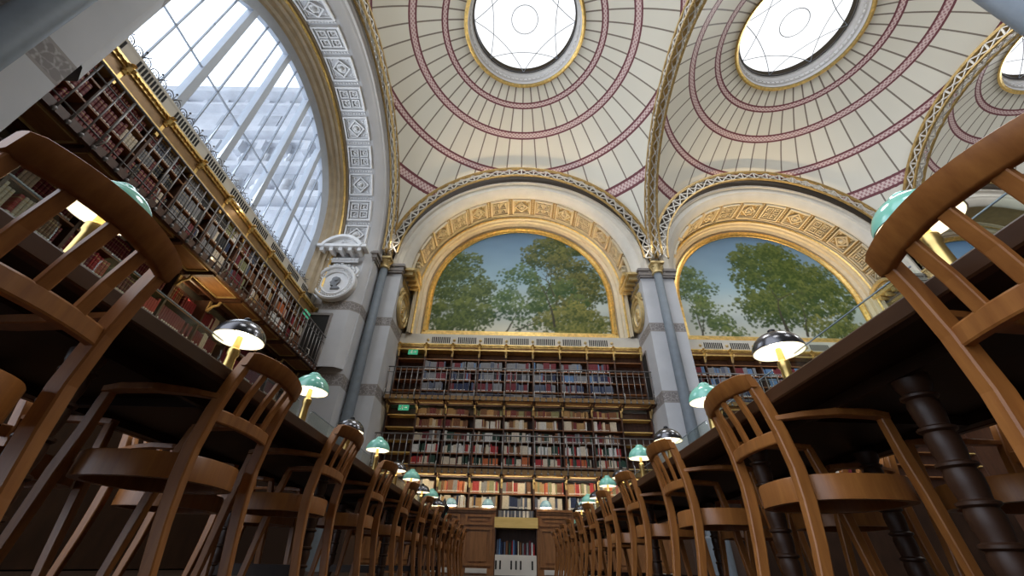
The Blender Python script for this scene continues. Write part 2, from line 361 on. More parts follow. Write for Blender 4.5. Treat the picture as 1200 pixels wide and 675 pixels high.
def soffit_panels(N, mat):
    b = N.mb(); rs = 4.20 + (N.h-4.42); d0, d1 = .52, 1.36
    def P(a, d, off): return ((rs-off)*math.cos(a), d, ZA+(rs-off)*math.sin(a))
    def patch(a0, a1, e0, e1, o0, o1, n=4):
        for i in range(n):
            p, q = a0+(a1-a0)*i/n, a0+(a1-a0)*(i+1)/n
            poly = [(p, e0), (q, e0), (q, e1), (p, e1)]
            b.prism([P(a, e, o0) for a, e in poly], [P(a, e, o1) for a, e in poly])
    def frame(a0, a1, e0, e1, t, o1):
        ta = t/rs
        patch(a0, a1, e0, e0+t, 0, o1); patch(a0, a1, e1-t, e1, 0, o1); patch(a0, a0+ta, e0+t, e1-t, 0, o1, 1); patch(a1-ta, a1, e0+t, e1-t, 0, o1, 1)
    def boss(a, e, r, h):
        rings = []
        for rr, hh in ((1, 0), (1, .35), (.72, .35), (.66, .15), (.5, .2), (.42, .8), (.2, 1)):
            rings.append([P(a+rr*r*math.cos(2*PI*k/14)/rs, e+rr*r*math.sin(2*PI*k/14), hh*h) for k in range(14)])
        b.sweep(None, rings)
    def diamond(a, e, R, t, h):
        for k in range(4):
            c = [(1, 0), (0, 1), (-1, 0), (0, -1)]; p, q = c[k], c[(k+1) % 4]
            poly = [(a+p[0]*R/rs, e+p[1]*R), (a+q[0]*R/rs, e+q[1]*R), (a+q[0]*(R-t)/rs, e+q[1]*(R-t)), (a+p[0]*(R-t)/rs, e+p[1]*(R-t))]
            b.prism([P(x, y, 0) for x, y in poly], [P(x, y, h) for x, y in poly])
    NP = 13; step = PI/(NP+.4)
    for i in range(NP):
        a = PI/2 + (i-(NP-1)/2)*step; ha = .40/rs
        if a < .12 or a > PI-.12: continue
        frame(a-ha, a+ha, d0, d1, .05, .10); frame(a-ha+.08/rs, a+ha-.08/rs, d0+.08, d1-.08, .02, .05)
        m = (d0+d1)/2
        if i % 2 == 0:
            diamond(a, m, .30, .06, .08); boss(a, m, .15, .17)
            for sa in (-1, 1):
                for se in (-1, 1): boss(a+sa*.235/rs, m+se*.245, .045, .05)
        else:
            for sa in (-1, 1):
                for se in (-1, 1):
                    frame(a+sa*.15/rs-.125/rs, a+sa*.15/rs+.125/rs, m+se*.165-.135, m+se*.165+.135, .03, .09); boss(a+sa*.15/rs, m+se*.165, .075, .12)
        # bead rows between neighbouring panels
        aa = a+step/2
        for j in range(9): patch(aa-.02/rs, aa+.02/rs, d0+.02+j*.093, d0+.075+j*.093, 0, .035, 1)
    return struct(b.build(trim(), mat, None, False))
FRONT = [(4.83, .2), (4.84, .14), (4.82, .10), (4.70, .07), (4.66, .16), (4.48, .16), (4.45, .20), (4.42, .22)]
for N in NB + [NL]:
    left = N is NL
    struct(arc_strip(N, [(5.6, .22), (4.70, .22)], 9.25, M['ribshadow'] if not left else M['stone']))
    struct(arc_strip(N, FRONT, 9.25, M['cream'] if not left else M['stone']))
    struct(arc_strip(N, [(4.42, .22), (4.36, .25), (4.22, .42), (4.20, .45), (4.20, 1.42)], 4.92, M['pier'])) if left else struct(arc_strip(N, [(4.42, .22), (4.36, .25), (4.22, .42), (4.20, .45), (4.20, .50)], 9.25, M['cream']))
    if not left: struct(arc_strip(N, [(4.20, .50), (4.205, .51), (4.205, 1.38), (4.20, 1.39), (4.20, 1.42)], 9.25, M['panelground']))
    struct(arc_strip(N, [(4.20, 1.42), (4.13, 1.42), (4.12, 1.50), (4.04, 1.52), (4.0, 1.62), (3.93, 1.64), (3.92, 1.75), (3.80, 1.80), (3.78, 1.90), (3.70, 1.96)], 7.3, M['beige'] if left else M['panel']))
    struct(arc_strip(N, [(4.08, 1.49), (4.04, 1.46), (4.0, 1.5), (4.03, 1.54)], 7.3, M['gold'], closed=True))
    if N is not NB[2]: soffit_panels(N, M['white'] if left else M['panel'])
b = MB(); b.box((-6.62, 11.10, 4.9), (-5.98, 11.15, 6.62)); d1 = struct(b.build('door_1', M['slot'])); b = MB()  # flat dark panel painted as the shade inside the open doorway
for x0, x1, z0, z1 in ((-6.68, -6.62, 4.9, 6.62), (-5.98, -5.92, 4.9, 6.62), (-6.68, -5.92, 6.62, 6.70)): b.box((x0, 11.08, z0), (x1, 11.15, z1))
b.build('door_frame', M['capital'], d1)
b = MB(); b.box((4.415, 12.95, 4.75), (4.44, 13.42, 6.45)); d2 = struct(b.build('door_2', M['slot'])); b = MB()  # dark panel again, for the shade in the opening through this jamb
for y0, y1, z0, z1 in ((12.90, 12.95, 4.75, 6.45), (12.90, 13.44, 6.45, 6.52)): b.box((4.40, y0, z0), (4.44, y1, z1))
b.build('door_frame', M['capital'], d2)
# pier capitals
b = MB()
for x0, x1, y0, y1 in ((-5.3, -4.36, 12.1, 14), (4.42, 5.66, 12.1, 14), (14.42, 15.66, 12.1, 14)):
    for z0, z1, e in ((9.06, 9.14, .02), (9.14, 9.3, .05), (9.3, 9.38, .10), (9.38, 9.44, .06)): b.box((x0-e, y0-e-.02, z0), (x1+e, y1, z1))
for y0, y1 in ((11.34, 12.2), (.9, 2.46)):
    for z0, z1, e in ((9.06, 9.14, .02), (9.14, 9.3, .05), (9.3, 9.38, .10), (9.38, 9.44, .06)): b.box((-5.62, y0-e, z0), (-5.15+e, y1+e*(y1 < 5), z1))
struct(b.build(trim(), M['capital']))

# ------------------------------------------------------------------ domes and roof lights
def dome(k):
    b = MB(); nA, nR = 192, 22; cx = 10*k
    for i in range(nA): pass
    def pt(i, j):
        a = 2*PI*i/nA; e = min(5/max(abs(math.cos(a)), 1e-6), 5.05/max(abs(math.sin(a)), 1e-6))
        r = 2.07+(e-2.07)*j/nR
        return (r*math.cos(a), r*math.sin(a), math.sqrt(max(0, RS*RS-r*r)))
    vs = [pt(i, j) for i in range(nA) for j in range(nR+1)]; wv = nR+1
    b.add(vs, [(i*wv+j, ((i+1) % nA)*wv+j, ((i+1) % nA)*wv+j+1, i*wv+j+1) for i in range(nA) for j in range(nR)])
    o = b.build(['ceiling', 'ceiling_middle', 'ceiling_right'][k], M['dome'], smooth=True); o.location = (cx, BY, ZS); struct(o)
    zr = ZS + math.sqrt(RS*RS-2.07**2)
    g = MB(); g.lathe([(2.07, -.03), (2.14, -.07), (2.20, -.06), (2.21, -.0), (2.07, .06)], (cx, BY, zr), 72, caps=False); struct(g.build(trim(), M['gold'], smooth=SM))
    g = MB(); g.lathe([(2.07, .0), (2.05, .12), (2.0, .16), (2.02, .3), (1.97, .36), (1.96, .5), (1.92, .55)], (cx, BY, zr), 72, caps=False)
    for i in range(72):
        a = 2*PI*i/72; g.lathe([(.0, -.03), (.035, -.02), (.035, .02), (0, .03)], (cx+2.0*math.cos(a), BY+2.0*math.sin(a), zr+.22), 6)
    struct(g.build(trim(), M['white'], smooth=SM))
    wz = zr+.56; win = f'window_{k+1}'
    g = MB(); g.lathe([(1.94, 0), (1.90, -.04), (1.87, 0), (1.90, .04), (1.94, 0)], (cx, BY, wz), 72, caps=False)
    wo = struct(g.build(win, M['iron'], smooth=True))
    g = MB()
    g.tube([(cx+.49*math.cos(2*PI*i/40), BY+.49*math.sin(2*PI*i/40), wz+.12) for i in range(40)], .014, 4, True)
    for i in range(8):      # curved glazing wires, each spanning three eighths of the ring
        a0 = 2*PI*i/8+PI/2; a1 = a0+2*PI*2/8
        p, q = Vector((math.cos(a0), math.sin(a0), 0))*1.88, Vector((math.cos(a1), math.sin(a1), 0))*1.88; m = (p+q)*.5; m = m*.745
        g.tube([Vector((cx, BY, wz)) + p*(1-t)**2 + m*2*t*(1-t) + q*t*t + Vector((0, 0, .1*math.sin(PI*t))) for t in [j/12 for j in range(13)]], .013, 4)
    g.build('glazing_bar', M['windowbar'], wo)
    g = MB(); g.lathe([(1.89, 0), (1.89, .02)], (cx, BY, wz+.30), 72); g.build('glass_pane', M['skypane'], wo)
for k in range(3): dome(k)

# iron lattice arches between the domes
def rib(P, r0, r1, hw, nb, zc, box=True, a0=.03, a1=PI-.03):      # P(u, across, z)
    fl = MB(); fl.X = P; n = 64
    def ring(ra, rb, wa, wb):
        secs = []
        for i in range(n+1):
            a = a0+(a1-a0)*i/n; c, s_ = math.cos(a), math.sin(a)
            secs.append([(r*c, v, zc+r*s_) for r, v in ((ra, wa), (ra, wb), (rb, wb), (rb, wa))])
        fl.sweep(None, secs)
    sides = (-1, 1) if box else (0,)
    ring(r1-.03, r1+.03, -hw, hw)
    for sd in sides:
        v = sd*(hw-.035); ring(r0-.03, r0+.03, v-.035, v+.035); ring(r1-.07, r1-.03, v-.03, v+.03)
        for i in range(nb*5):     # gilt bead moulding along the lower edge
            a = a0+(a1-a0)*(i+.5)/(nb*5); e = .024
            fl.lathe([(0, -e), (e, 0), (0, e)], ((r0-.03)*math.cos(a), v, zc+(r0-.03)*math.sin(a)), 5)
    o = struct(fl.build(trim(), M['ribgold'], smooth=SM))
    lt = MB(); lt.X = P; ri, ro = r0+.03, r1-.06
    def q(r, a, v=0): return Vector((r*math.cos(a), v, zc+r*math.sin(a)))
    for i in range(nb):
        x, y = a0+(a1-a0)*i/nb, a0+(a1-a0)*(i+1)/nb; up = (0, 1, 0)
        for sd in sides:
            v = sd*(hw-.035)
            lt.bar([q(ri, x, v), q(ro, x, v)], .06, .04, up)
            lt.bar([q(ri, x, v), q(ro, y, v)], .045, .03, up); lt.bar([q(ri, y, v), q(ro, x, v)], .045, .03, up)
            lt.lathe([(0, -.03), (.04, -.025), (.05, 0), (.04, .025), (0, .03)], tuple(q((ri+ro)/2, (x+y)/2, v)), 8, 'y')
        if box:
            h = hw-.07; lt.bar([q(r0, x, -h), q(r0, y, h)], .03, .02, (math.cos(x), 0, math.sin(x))); lt.bar([q(r0, x, h), q(r0, y, -h)], .03, .02, (math.cos(x), 0, math.sin(x)))
    lt.build('lattice', M['ironwhite'], o)
for x in (-4.93, 5, 15): rib(lambda u, v, z, x=x: (x+v, BY+u, z), 4.62, 5.02, .19 if x > 0 else .13, 30, ZS-.05)
for k in range(3): rib(lambda u, v, z, k=k: (10*k+u, 11.72+v, z), 4.56, 5.0, .05, 28, ZS-.05, False)

# ------------------------------------------------------------------ columns
def iron_column(x, y, label):
    t = thing('iron_column', label, 'column', (x, y, 0))
    b = MB(); b.lathe([(.30, 0), (.30, .9), (.24, .95), (.22, 1.1), (.18, 1.2)], n=20); b.build('base', M['column'], t, SM)
    b = MB(); b.lathe([(.175, 1.2), (.17, 3), (.155, 6), (.14, 9.1)], n=28); b.build('shaft', M['column'], t, True)
    b = MB(); b.lathe([(.14, 9.08), (.19, 9.11), (.19, 9.16), (.15, 9.19), (.16, 9.3), (.22, 9.42), (.21, 9.46)], n=20)
    for i in range(8):
        a = 2*PI*i/8; c, s_ = math.cos(a), math.sin(a)
        b.bar([(.15*c, .15*s_, 9.18), (.19*c, .19*s_, 9.3), (.25*c, .25*s_, 9.4), (.24*c, .24*s_, 9.33)], .07, .03, (0, 0, 1))
    b.box((-.24, -.24, 9.46), (.24, .24, 9.54)); b.build('capital', M['goldpaint'], t, SM)
    b = MB()
    for i in range(4):      # clustered leaves rising to the springing of the ribs
        a = PI/4+i*PI/2; c, s_ = math.cos(a), math.sin(a)
        b.bar([(.06*c, .06*s_, 9.54), (.10*c, .10*s_, 9.9), (.16*c, .16*s_, 10.3), (.26*c, .26*s_, 10.6)], .10, .05, (0, 0, 1))
    for z in (9.7, 9.95, 10.2):
        for i in range(6): b.lathe([(0, -.05), (.05, 0), (0, .05)], (.11*math.cos(i*PI/3), .11*math.sin(i*PI/3), z), 6)
    b.box((-.05, -.05, 9.54), (.05, .05, 10.7))
    b.build('finial', M['ironwhite'], t)
iron_column(-4.98, 11.93, 'slender grey-blue iron column in the far left corner between two stone piers')
iron_column(5.0, 11.93, 'slender grey-blue iron column in front of the pier between the two murals')
iron_column(15.0, 11.93, 'iron column at the far right behind the nearest right chair')
iron_column(-4.98, 1.83, 'thick-looking iron column crossing the top left corner of the photo')
iron_column(5.08, 1.83, 'blue iron column cutting the top right corner of the photo')

# ------------------------------------------------------------------ murals
def mural_colors(seed, nx, nz, x0, x1, z0, z1, trees):
    rnd = random.Random(seed)
    def hx(ix, iy): 
        v = math.sin(ix*127.1+iy*311.7+seed*17.3)*43758.5453; return v-math.floor(v)
    def vn(x, y):
        ix, iy = math.floor(x), math.floor(y); fx, fy = x-ix, y-iy; fx = fx*fx*(3-2*fx); fy = fy*fy*(3-2*fy)
        a = hx(ix, iy)*(1-fx)+hx(ix+1, iy)*fx; c = hx(ix, iy+1)*(1-fx)+hx(ix+1, iy+1)*fx; return a*(1-fy)+c*fy
    img = []
    for i in range(nx+1):
        row = []
        for j in range(nz+1):
            x = x0+(x1-x0)*i/nx; z = z0+(z1-z0)*j/nz; t = (z-z0)/(z1-z0)
            cl = vn(x*.7, z*1.4)*.5+vn(x*1.9, z*3.1)*.3
            top, mid, low = (.10, .20, .34), (.26, .40, .50), (.60, .60, .50)
            c = [low[k]+(mid[k]-low[k])*min(1, t*2.2) for k in range(3)] if t < .45 else [mid[k]+(top[k]-mid[k])*(t-.45)/.55 for k in range(3)]
            c = [v*(.88+.3*cl) for v in c]; row.append(c)
        img.append(row)
    def splat(x, z, r, col, al=1.):
        i0, i1 = int((x-r-x0)/(x1-x0)*nx), int((x+r-x0)/(x1-x0)*nx)+1; j0, j1 = int((z-r-z0)/(z1-z0)*nz), int((z+r-z0)/(z1-z0)*nz)+1
        for i in range(max(0, i0), min(nx, i1)+1):
            for j in range(max(0, j0), min(nz, j1)+1):
                d = math.hypot(x0+(x1-x0)*i/nx-x, z0+(z1-z0)*j/nz-z)/r
                if d < 1:
                    a = al*min(1, (1-d)*2.5); p = img[i][j]
                    for k in range(3): p[k] += (col[k]-p[k])*a
    def limb(x, z, ang, ln, wd, dep, col):
        n = max(3, int(ln/.04))
        for k in range(n):
            x += math.cos(ang)*ln/n; z += math.sin(ang)*ln/n; ang += rnd.uniform(-.07, .07); splat(x, z, wd*(1-.5*k/n), col, .9)
        if dep:
            for s_ in (-1, 1): limb(x, z, ang+s_*rnd.uniform(.3, .75), ln*rnd.uniform(.5, .75), wd*.55, dep-1, col)
    for (tx, tz, ang, ln, wd, dep) in trees['trunks']: limb(tx, tz, ang, ln, wd, dep, (.06, .055, .035))
    for (cx, cz, rx, rz, n, lo, hi, sz) in trees['crowns']:
        blobs = []
        for _ in range(max(8, n//45)):
            a = rnd.uniform(0, 2*PI); q = math.sqrt(rnd.random())*.95; blobs.append((cx+rx*q*math.cos(a), cz+rz*q*math.sin(a), rnd.uniform(.22, .42)))
        for i in range(n):
            bx, bz, br = rnd.choice(blobs); a = rnd.uniform(0, 2*PI); q = math.sqrt(rnd.random())*br*1.1
            x, z = bx+math.cos(a)*q*1.15, bz+math.sin(a)*q
            t = min(1, max(0, rnd.random()*.6+.45*math.sin(a))) 
            splat(x, z, sz*rnd.uniform(.8, 1.6), [lo[k]+(hi[k]-lo[k])*t for k in range(3)], .8)
    for (tx, tz, ang, ln, wd, dep) in trees['trunks'][-3:]: limb(tx, tz, ang+.03, ln*1.05, wd*.62, dep, (.05, .045, .03))
    return img
def mural(N, seed, trees, label, nx=210, nz=150):
    t = thing('mural_painting', label, 'mural', N.W(0, 1.9, 7.55)); L = N.W(0, 1.9, 7.55)
    rP, zc, zb, zt = 3.56, 9.2, 7.6, 12.78
    img = mural_colors(seed, nx, nz, -rP, rP, zb, zt, trees)
    vs, fs, cols, idx = [], [], [], {}
    def inside(x, z): return z <= zc or math.hypot(x, z-zc) < rP+.08
    for i in range(nx+1):
        for j in range(nz+1):
            x = -rP+2*rP*i/nx; z = zb+(zt-zb)*j/nz
            if inside(x, z): idx[(i, j)] = len(vs); vs.append((x, 0, z-7.55)); cols.append(img[i][j])
    for i in range(nx):
        for j in range(nz):
            q = [(i, j), (i+1, j), (i+1, j+1), (i, j+1)]
            if all(k in idx for k in q): fs.append(tuple(idx[k] for k in q))
    me = bpy.data.meshes.new('canvas'); me.from_pydata(vs, [], fs); me.materials.append(M['mural'])
    ca = me.color_attributes.new('paint', 'FLOAT_COLOR', 'POINT'); ca.data.foreach_set('color', [x for c in cols for x in (*c, 1)])
    o = bpy.data.objects.new('canvas', me); COL.objects.link(o); o.parent = t; o.location = (0, .02, 0)
    b = MB()
    st = [(1, 0, zc-zb)]+[(math.cos(PI*i/64), math.sin(PI*i/64), 0) for i in range(65)]+[(-1, 0, zc-zb)]
    prof = [(3.52, .0), (3.53, -.05), (3.60, -.02), (3.66, -.10), (3.73, -.09), (3.76, .02)]
    b.sweep(None, [[(r*cu, d, zc+r*cz-sh-7.55) for r, d in prof] for cu, cz, sh in st])
    b.box((-3.76, -.12, -.22), (3.76, .02, -.14)); b.box((-3.76, -.08, -.14), (3.76, .02, -.04)); b.box((-3.76, -.05, -.04), (3.76, .02, .07))
    for i in range(90): b.box((-3.7+i*.0824, -.105, -.13), (-3.7+i*.0824+.045, -.08, -.05))
    b.build('frame', M['gold'], t, SM, fix=True)
T0 = dict(trunks=[(-2.6, 7.6, 1.5, 1.2, .06, 3), (-.55, 7.6, 1.0, .9, .05, 3), (-.2, 7.7, .5, 1.1, .04, 2), (1.35, 7.9, 1.6, 1.5, .10, 3), (1.4, 9.3, 1.9, .9, .06, 2)],
          crowns=[(-2.5, 9.7, 1.25, 1.7, 2600, (.035, .065, .022), (.13, .17, .06), .05), (-2.5, 8.3, 1.5, .8, 1500, (.05, .08, .025), (.16, .20, .06), .05),
                  (-.1, 10.0, .85, .8, 420, (.03, .075, .03), (.11, .17, .06), .05), (-.5, 8.9, .7, .5, 300, (.03, .075, .03), (.11, .17, .06), .05), (.1, 8.4, .9, .5, 260, (.04, .08, .03), (.13, .19, .06), .05),
                  (1.5, 11.6, 1.35, .75, 1700, (.03, .055, .015), (.16, .17, .05), .05), (2.4, 10.0, 1.1, 1.8, 2600, (.035, .055, .018), (.17, .17, .05), .05), (1.5, 9.3, 1.0, .8, 900, (.03, .07, .02), (.12, .16, .05), .05),
                  (2.2, 8.1, 1.5, .7, 2000, (.06, .085, .02), (.26, .25, .07), .05)])
T1 = dict(trunks=[(-3.0, 7.6, 1.4, 1.3, .05, 3), (.3, 7.7, 1.5, 1.6, .10, 3), (1.0, 7.7, 1.3, 1.3, .07, 2)],
          crowns=[(-3.0, 10.0, .8, 1.2, 900, (.035, .075, .022), (.13, .19, .06), .05), (-2.6, 8.4, .8, .8, 420, (.05, .09, .025), (.15, .20, .06), .05), (-1.6, 7.8, .5, .2, 120, (.05, .09, .02), (.18, .22, .06), .05),
                  (.5, 10.7, 1.6, 1.6, 4200, (.03, .06, .012), (.12, .155, .035), .055), (.3, 8.9, 1.6, .9, 2000, (.03, .06, .012), (.13, .16, .04), .05), (2.5, 9.8, 1.0, 1.5, 2200, (.03, .06, .015), (.14, .17, .045), .05),
                  (2.4, 8.0, 1.2, .5, 800, (.06, .085, .02), (.24, .24, .06), .05)])
mural(NB[0], 3, T0, 'arched landscape mural with three leafy trees against blue sky, facing the aisle')
mural(NB[1], 5, T1, 'arched landscape mural with one big rounded tree, right of the grey column')
mural(NB[2], 9, dict(trunks=[(0, 7.6, 1.5, 1.5, .1, 3)], crowns=[(0, 9.8, 2, 1.6, 1500, (.03, .06, .015), (.12, .16, .04), .07)]), 'arched landscape mural at far right, mostly hidden behind the nearest right chair', 100, 70)

# ------------------------------------------------------------------ carved roundels on the arch jambs
def roundel(loc, R3, label, mat):      # local x along jamb, y outwards, z up
    t = thing('relief_roundel', label, 'relief', loc)
    t.rotation_euler = (0, 0, R3)
    b = MB(); bk = -.10 if mat == 'white' else 0
    b.lathe([(.40, 0), (.42, .06), (.46, .08), (.475, .05), (.57, .05), (.585, .10), (.63, .13), (.68, .10), (.68, bk)], n=44, axis='y', caps=False)
    for i in range(36):
        a = 2*PI*i/36; b.lathe([(0, .045), (.03, .065), (0, .09)], (.522*math.cos(a), 0, .522*math.sin(a)), 6, 'y')
    b.build('ring', M[mat], t, SM)
    b = MB(); b.lathe([(.43, bk+.004), (.43, .02)], n=40, axis='y'); b.build('disc', M['panel' if mat != 'white' else 'white'], t)
    sil = [(-.17, -.27), (-.20, -.21), (-.08, -.16), (-.09, -.08), (-.15, .0), (-.16, .12), (-.11, .21), (-.01, .25), (.09, .22), (.135, .14), (.125, .08), (.175, .0), (.145, -.015), (.15, -.05), (.135, -.07), (.14, -.11), (.10, -.145), (.02, -.13), (.03, -.19), (.11, -.24), (.10, -.28)]
    b = MB(); b.prism([(x, .02, z) for x, z in sil], [(x*.9, .075, z*.9) for x, z in sil]); b.lathe([(.09, .07), (.07, .1), (.0, .11)], (-.03, 0, .12), 14, 'y'); b.lathe([(.02, .07), (.0, .09)], (-.03, 0, .02), 8, 'y'); b.build('profile_head', M['greyrelief' if mat == 'white' else mat], t)
    b = MB()
    for i in range(22):      # leafy swag above the ring
        a = PI*.12+i*PI*.76/21; r = .72+.04*math.sin(i*2.4); c = (r*math.cos(a), 0, r*math.sin(a)+.02)
        b.lathe([(0, .0), (.055, .03), (.04, .06), (0, .07)], c, 7, 'y')
    for s_ in (-1, 1):
        b.tube([(s_*(.55+.12*math.sin(k*.6)), .06, .62-k*.07) for k in range(8)], [.04, .045, .05, .045, .04, .03, .025, .02], 6)
    b.box((-.55, 0, .86), (.55, .03, 1.05))
    for i in range(10): b.lathe([(0, .02), (.045, .05), (0, .07)], (-.49+i*.109, 0, .955), 7, 'y')
    b.build('garland', M[mat], t, SM)
    b = MB(); b.box((-.84, 0, 1.26), (.84, .42, 1.36))
    for i in range(5): b.box((-.68+i*.32, 0, 1.12), (-.56+i*.32, .36, 1.26))
    arc = [(1.0*math.sin(a), 1.36-.51+.92*math.cos(a)) for a in [(-.98+1.96*k/16) for k in range(17)]]
    b.sweep(None, [[(x*.84, 0, z), (x*.84, .44, z), (x*.84*.90, .44, z-.10), (x*.84*.90, 0, z-.10)] for x, z in arc])
    b.prism([(-.7, 0, 1.36)]+[(x*.72, 0, z-.1) for x, z in arc]+[(.7, 0, 1.36)], [(-.7, .30, 1.36)]+[(x*.72, .30, z-.1) for x, z in arc]+[(.7, .30, 1.36)])
    for i in range(5): b.lathe([(0, .30), (.05, .33), (0, .37)], (-.14+i*.07, 0, 1.43+.06*(2-abs(i-2))), 7, 'y')
    b.build('pediment', M[mat], t, SM)
roundel((-6.10, 11.02, 7.80), PI, 'white carved roundel with head in profile under a pediment, beside arched window', 'white')
roundel((-4.372, 13.0, 8.0), -PI/2, 'gold-toned carved roundel on the left jamb of the three-tree mural arch', 'goldpaint')
roundel((4.432, 13.0, 8.0), PI/2, 'gold-toned carved roundel on the right jamb of the three-tree mural arch', 'goldpaint')
roundel((14.432, 13.0, 8.0), PI/2, 'gold-toned carved roundel under pediment, right jamb of the big-tree mural arch', 'goldpaint')

# ------------------------------------------------------------------ the arched window and what is outside
def arched_window():
    N = NL; rW = 3.66; zc = 9.2; d = 2.08
    st = [(1, 0, zc-7.4)]+[(math.cos(PI*i/48), math.sin(PI*i/48), 0) for i in range(49)]+[(-1, 0, zc-7.4)]
    b = N.mb(); b.sweep(None, [[(r*cu, e, zc+r*cz-sh) for r, e in ((rW+.14, 1.94), (rW+.14, 2.2), (rW-.10, 2.2), (rW-.10, 2.06))] for cu, cz, sh in st])
    wo = struct(b.build('window_4', M['mullion'], smooth=SM))
    def zt(u): return zc+math.sqrt(max(0, (rW-.05)**2-u*u))
    mu = [-2.175, -.725, .725, 2.175]
    for u in mu:
        b = N.mb(); b.box((u-.085, d-.03, 7.4), (u+.085, d+.17, zt(u))); b.build('mullion', M['mullion'], wo)
    edges = [-3.55]+mu+[3.55]
    b = N.mb()
    for k in range(5):
        for j in (1, 2):
            u = edges[k]+(edges[k+1]-edges[k])*j/3
            if abs(u) < 3.5: b.box((u-.014, d, 7.4), (u+.014, d+.05, zt(u)))
    for z in (9.1,):
        h = math.sqrt(max(0, (rW-.05)**2-max(0, z-zc)**2)); b.box((-h, d+.01, z-.014), (h, d+.05, z+.014))
    for k in range(5):
        for j in (1, 2):
            u = edges[k]+(edges[k+1]-edges[k])*j/3
            for z in (7.95, 9.1, 10.25, 11.4):
                if abs(u) < 3.4 and z < zt(u): b.lathe([(0, -.04), (.03, 0), (0, .04)], (u, d+.02, z), 8, 'y')
    b.build('glazing_bar', M['windowbar'], wo)
    b = N.mb(); poly = [(-rW, 7.4)]+[(rW*math.cos(PI-PI*i/40), zc+rW*math.sin(PI*i/40)) for i in range(41)]+[(rW, 7.4)]
    b.prism([(u, d+.07, z) for u, z in poly], [(u, d+.076, z) for u, z in poly]); b.build('glass_pane', M['pane'], wo)
    b = N.mb(); b.box((-4.47, 1.79, 7.39), (4.47, 2.3, 7.46)); struct(b.build('window_sill', M['cream']))
    # wrought iron cresting along the sill
    c = thing('sill_cresting', 'row of wrought iron scrolls standing along the window sill', 'cresting', N.W(0, 1.90, 7.46)); L = N.W(0, 1.90, 7.46)
    b = MB()
    for i in range(40):
        u = -3.9+i*.2
        cz = .13
        b.tube([(0, u+.085*math.cos(2*PI*k/14), cz+.11*math.sin(2*PI*k/14)) for k in range(14)], .010, 5, True)
        b.tube([(0, u+.045*math.cos(k*.7)*(1-k*.06), cz+.05*math.sin(k*.7)*(1-k*.06)) for k in range(10)], .008, 5)
        if i % 2:
            b.tube([(0, u+.1, .0), (0, u+.1, .26)], .009, 5); b.lathe([(0, -.03), (.025, 0), (0, .04)], (0, u+.1, .30), 6)
            b.tube([(.0, u+.1, .1), (.10, u+.1, .12), (.19, u+.1, .10)], .009, 5)
    b.build('scroll', M['iron'], c); b = MB(); b.tube([(0, -4.0, .015), (0, 4.0, .015)], .014, 6); b.build('rail', M['iron'], c)
    # the facade across the courtyard
    b = MB(); Y = 20.
    b.box((-70, Y, 0), (-8.5, Y+1, 32.9))
    for z, h, e in ((32.3, .7, 1.3), (31.3, .35, .7), (27.4, .6, 1.0), (26.7, .3, .5), (23.6, .5, .8), (20.2, .6, 1.1), (19.4, .3, .6), (14, .5, .8)): b.box((-70, Y-e, z), (-8.5, Y, z+h))
    fo = struct(b.build('outside_facade', M['facade'])); b = MB()
    for i in range(15):
        x = -60+i*3.5
        for z in (15.4, 21.4, 28.6): b.box((x, Y-.06, z), (x+1.5, Y, z+(2.2 if z > 16 else 3.2)))
    b.build('facade_recess', M['facadedk'], fo); b = MB()
    for i in range(30):
        x = -60+i*1.75
        b.lathe([(.5, 0), (.6, .35), (.42, .7), (.5, 1.1), (.2, 1.5), (0, 1.6)], (x, Y-.6, 20.8), 10); b.box((x-.25, Y-.7, 25.6), (x+.25, Y, 26.7)); b.box((x-.2, Y-.5, 31.6), (x+.2, Y, 32.3))
        b.lathe([(.25, 0), (.32, .4), (.2, .8), (.25, 1.0)], (x+.8, Y-.4, 24.2), 8)
    b.build('facade_ornament', M['facade'], fo, SM)
arched_window()

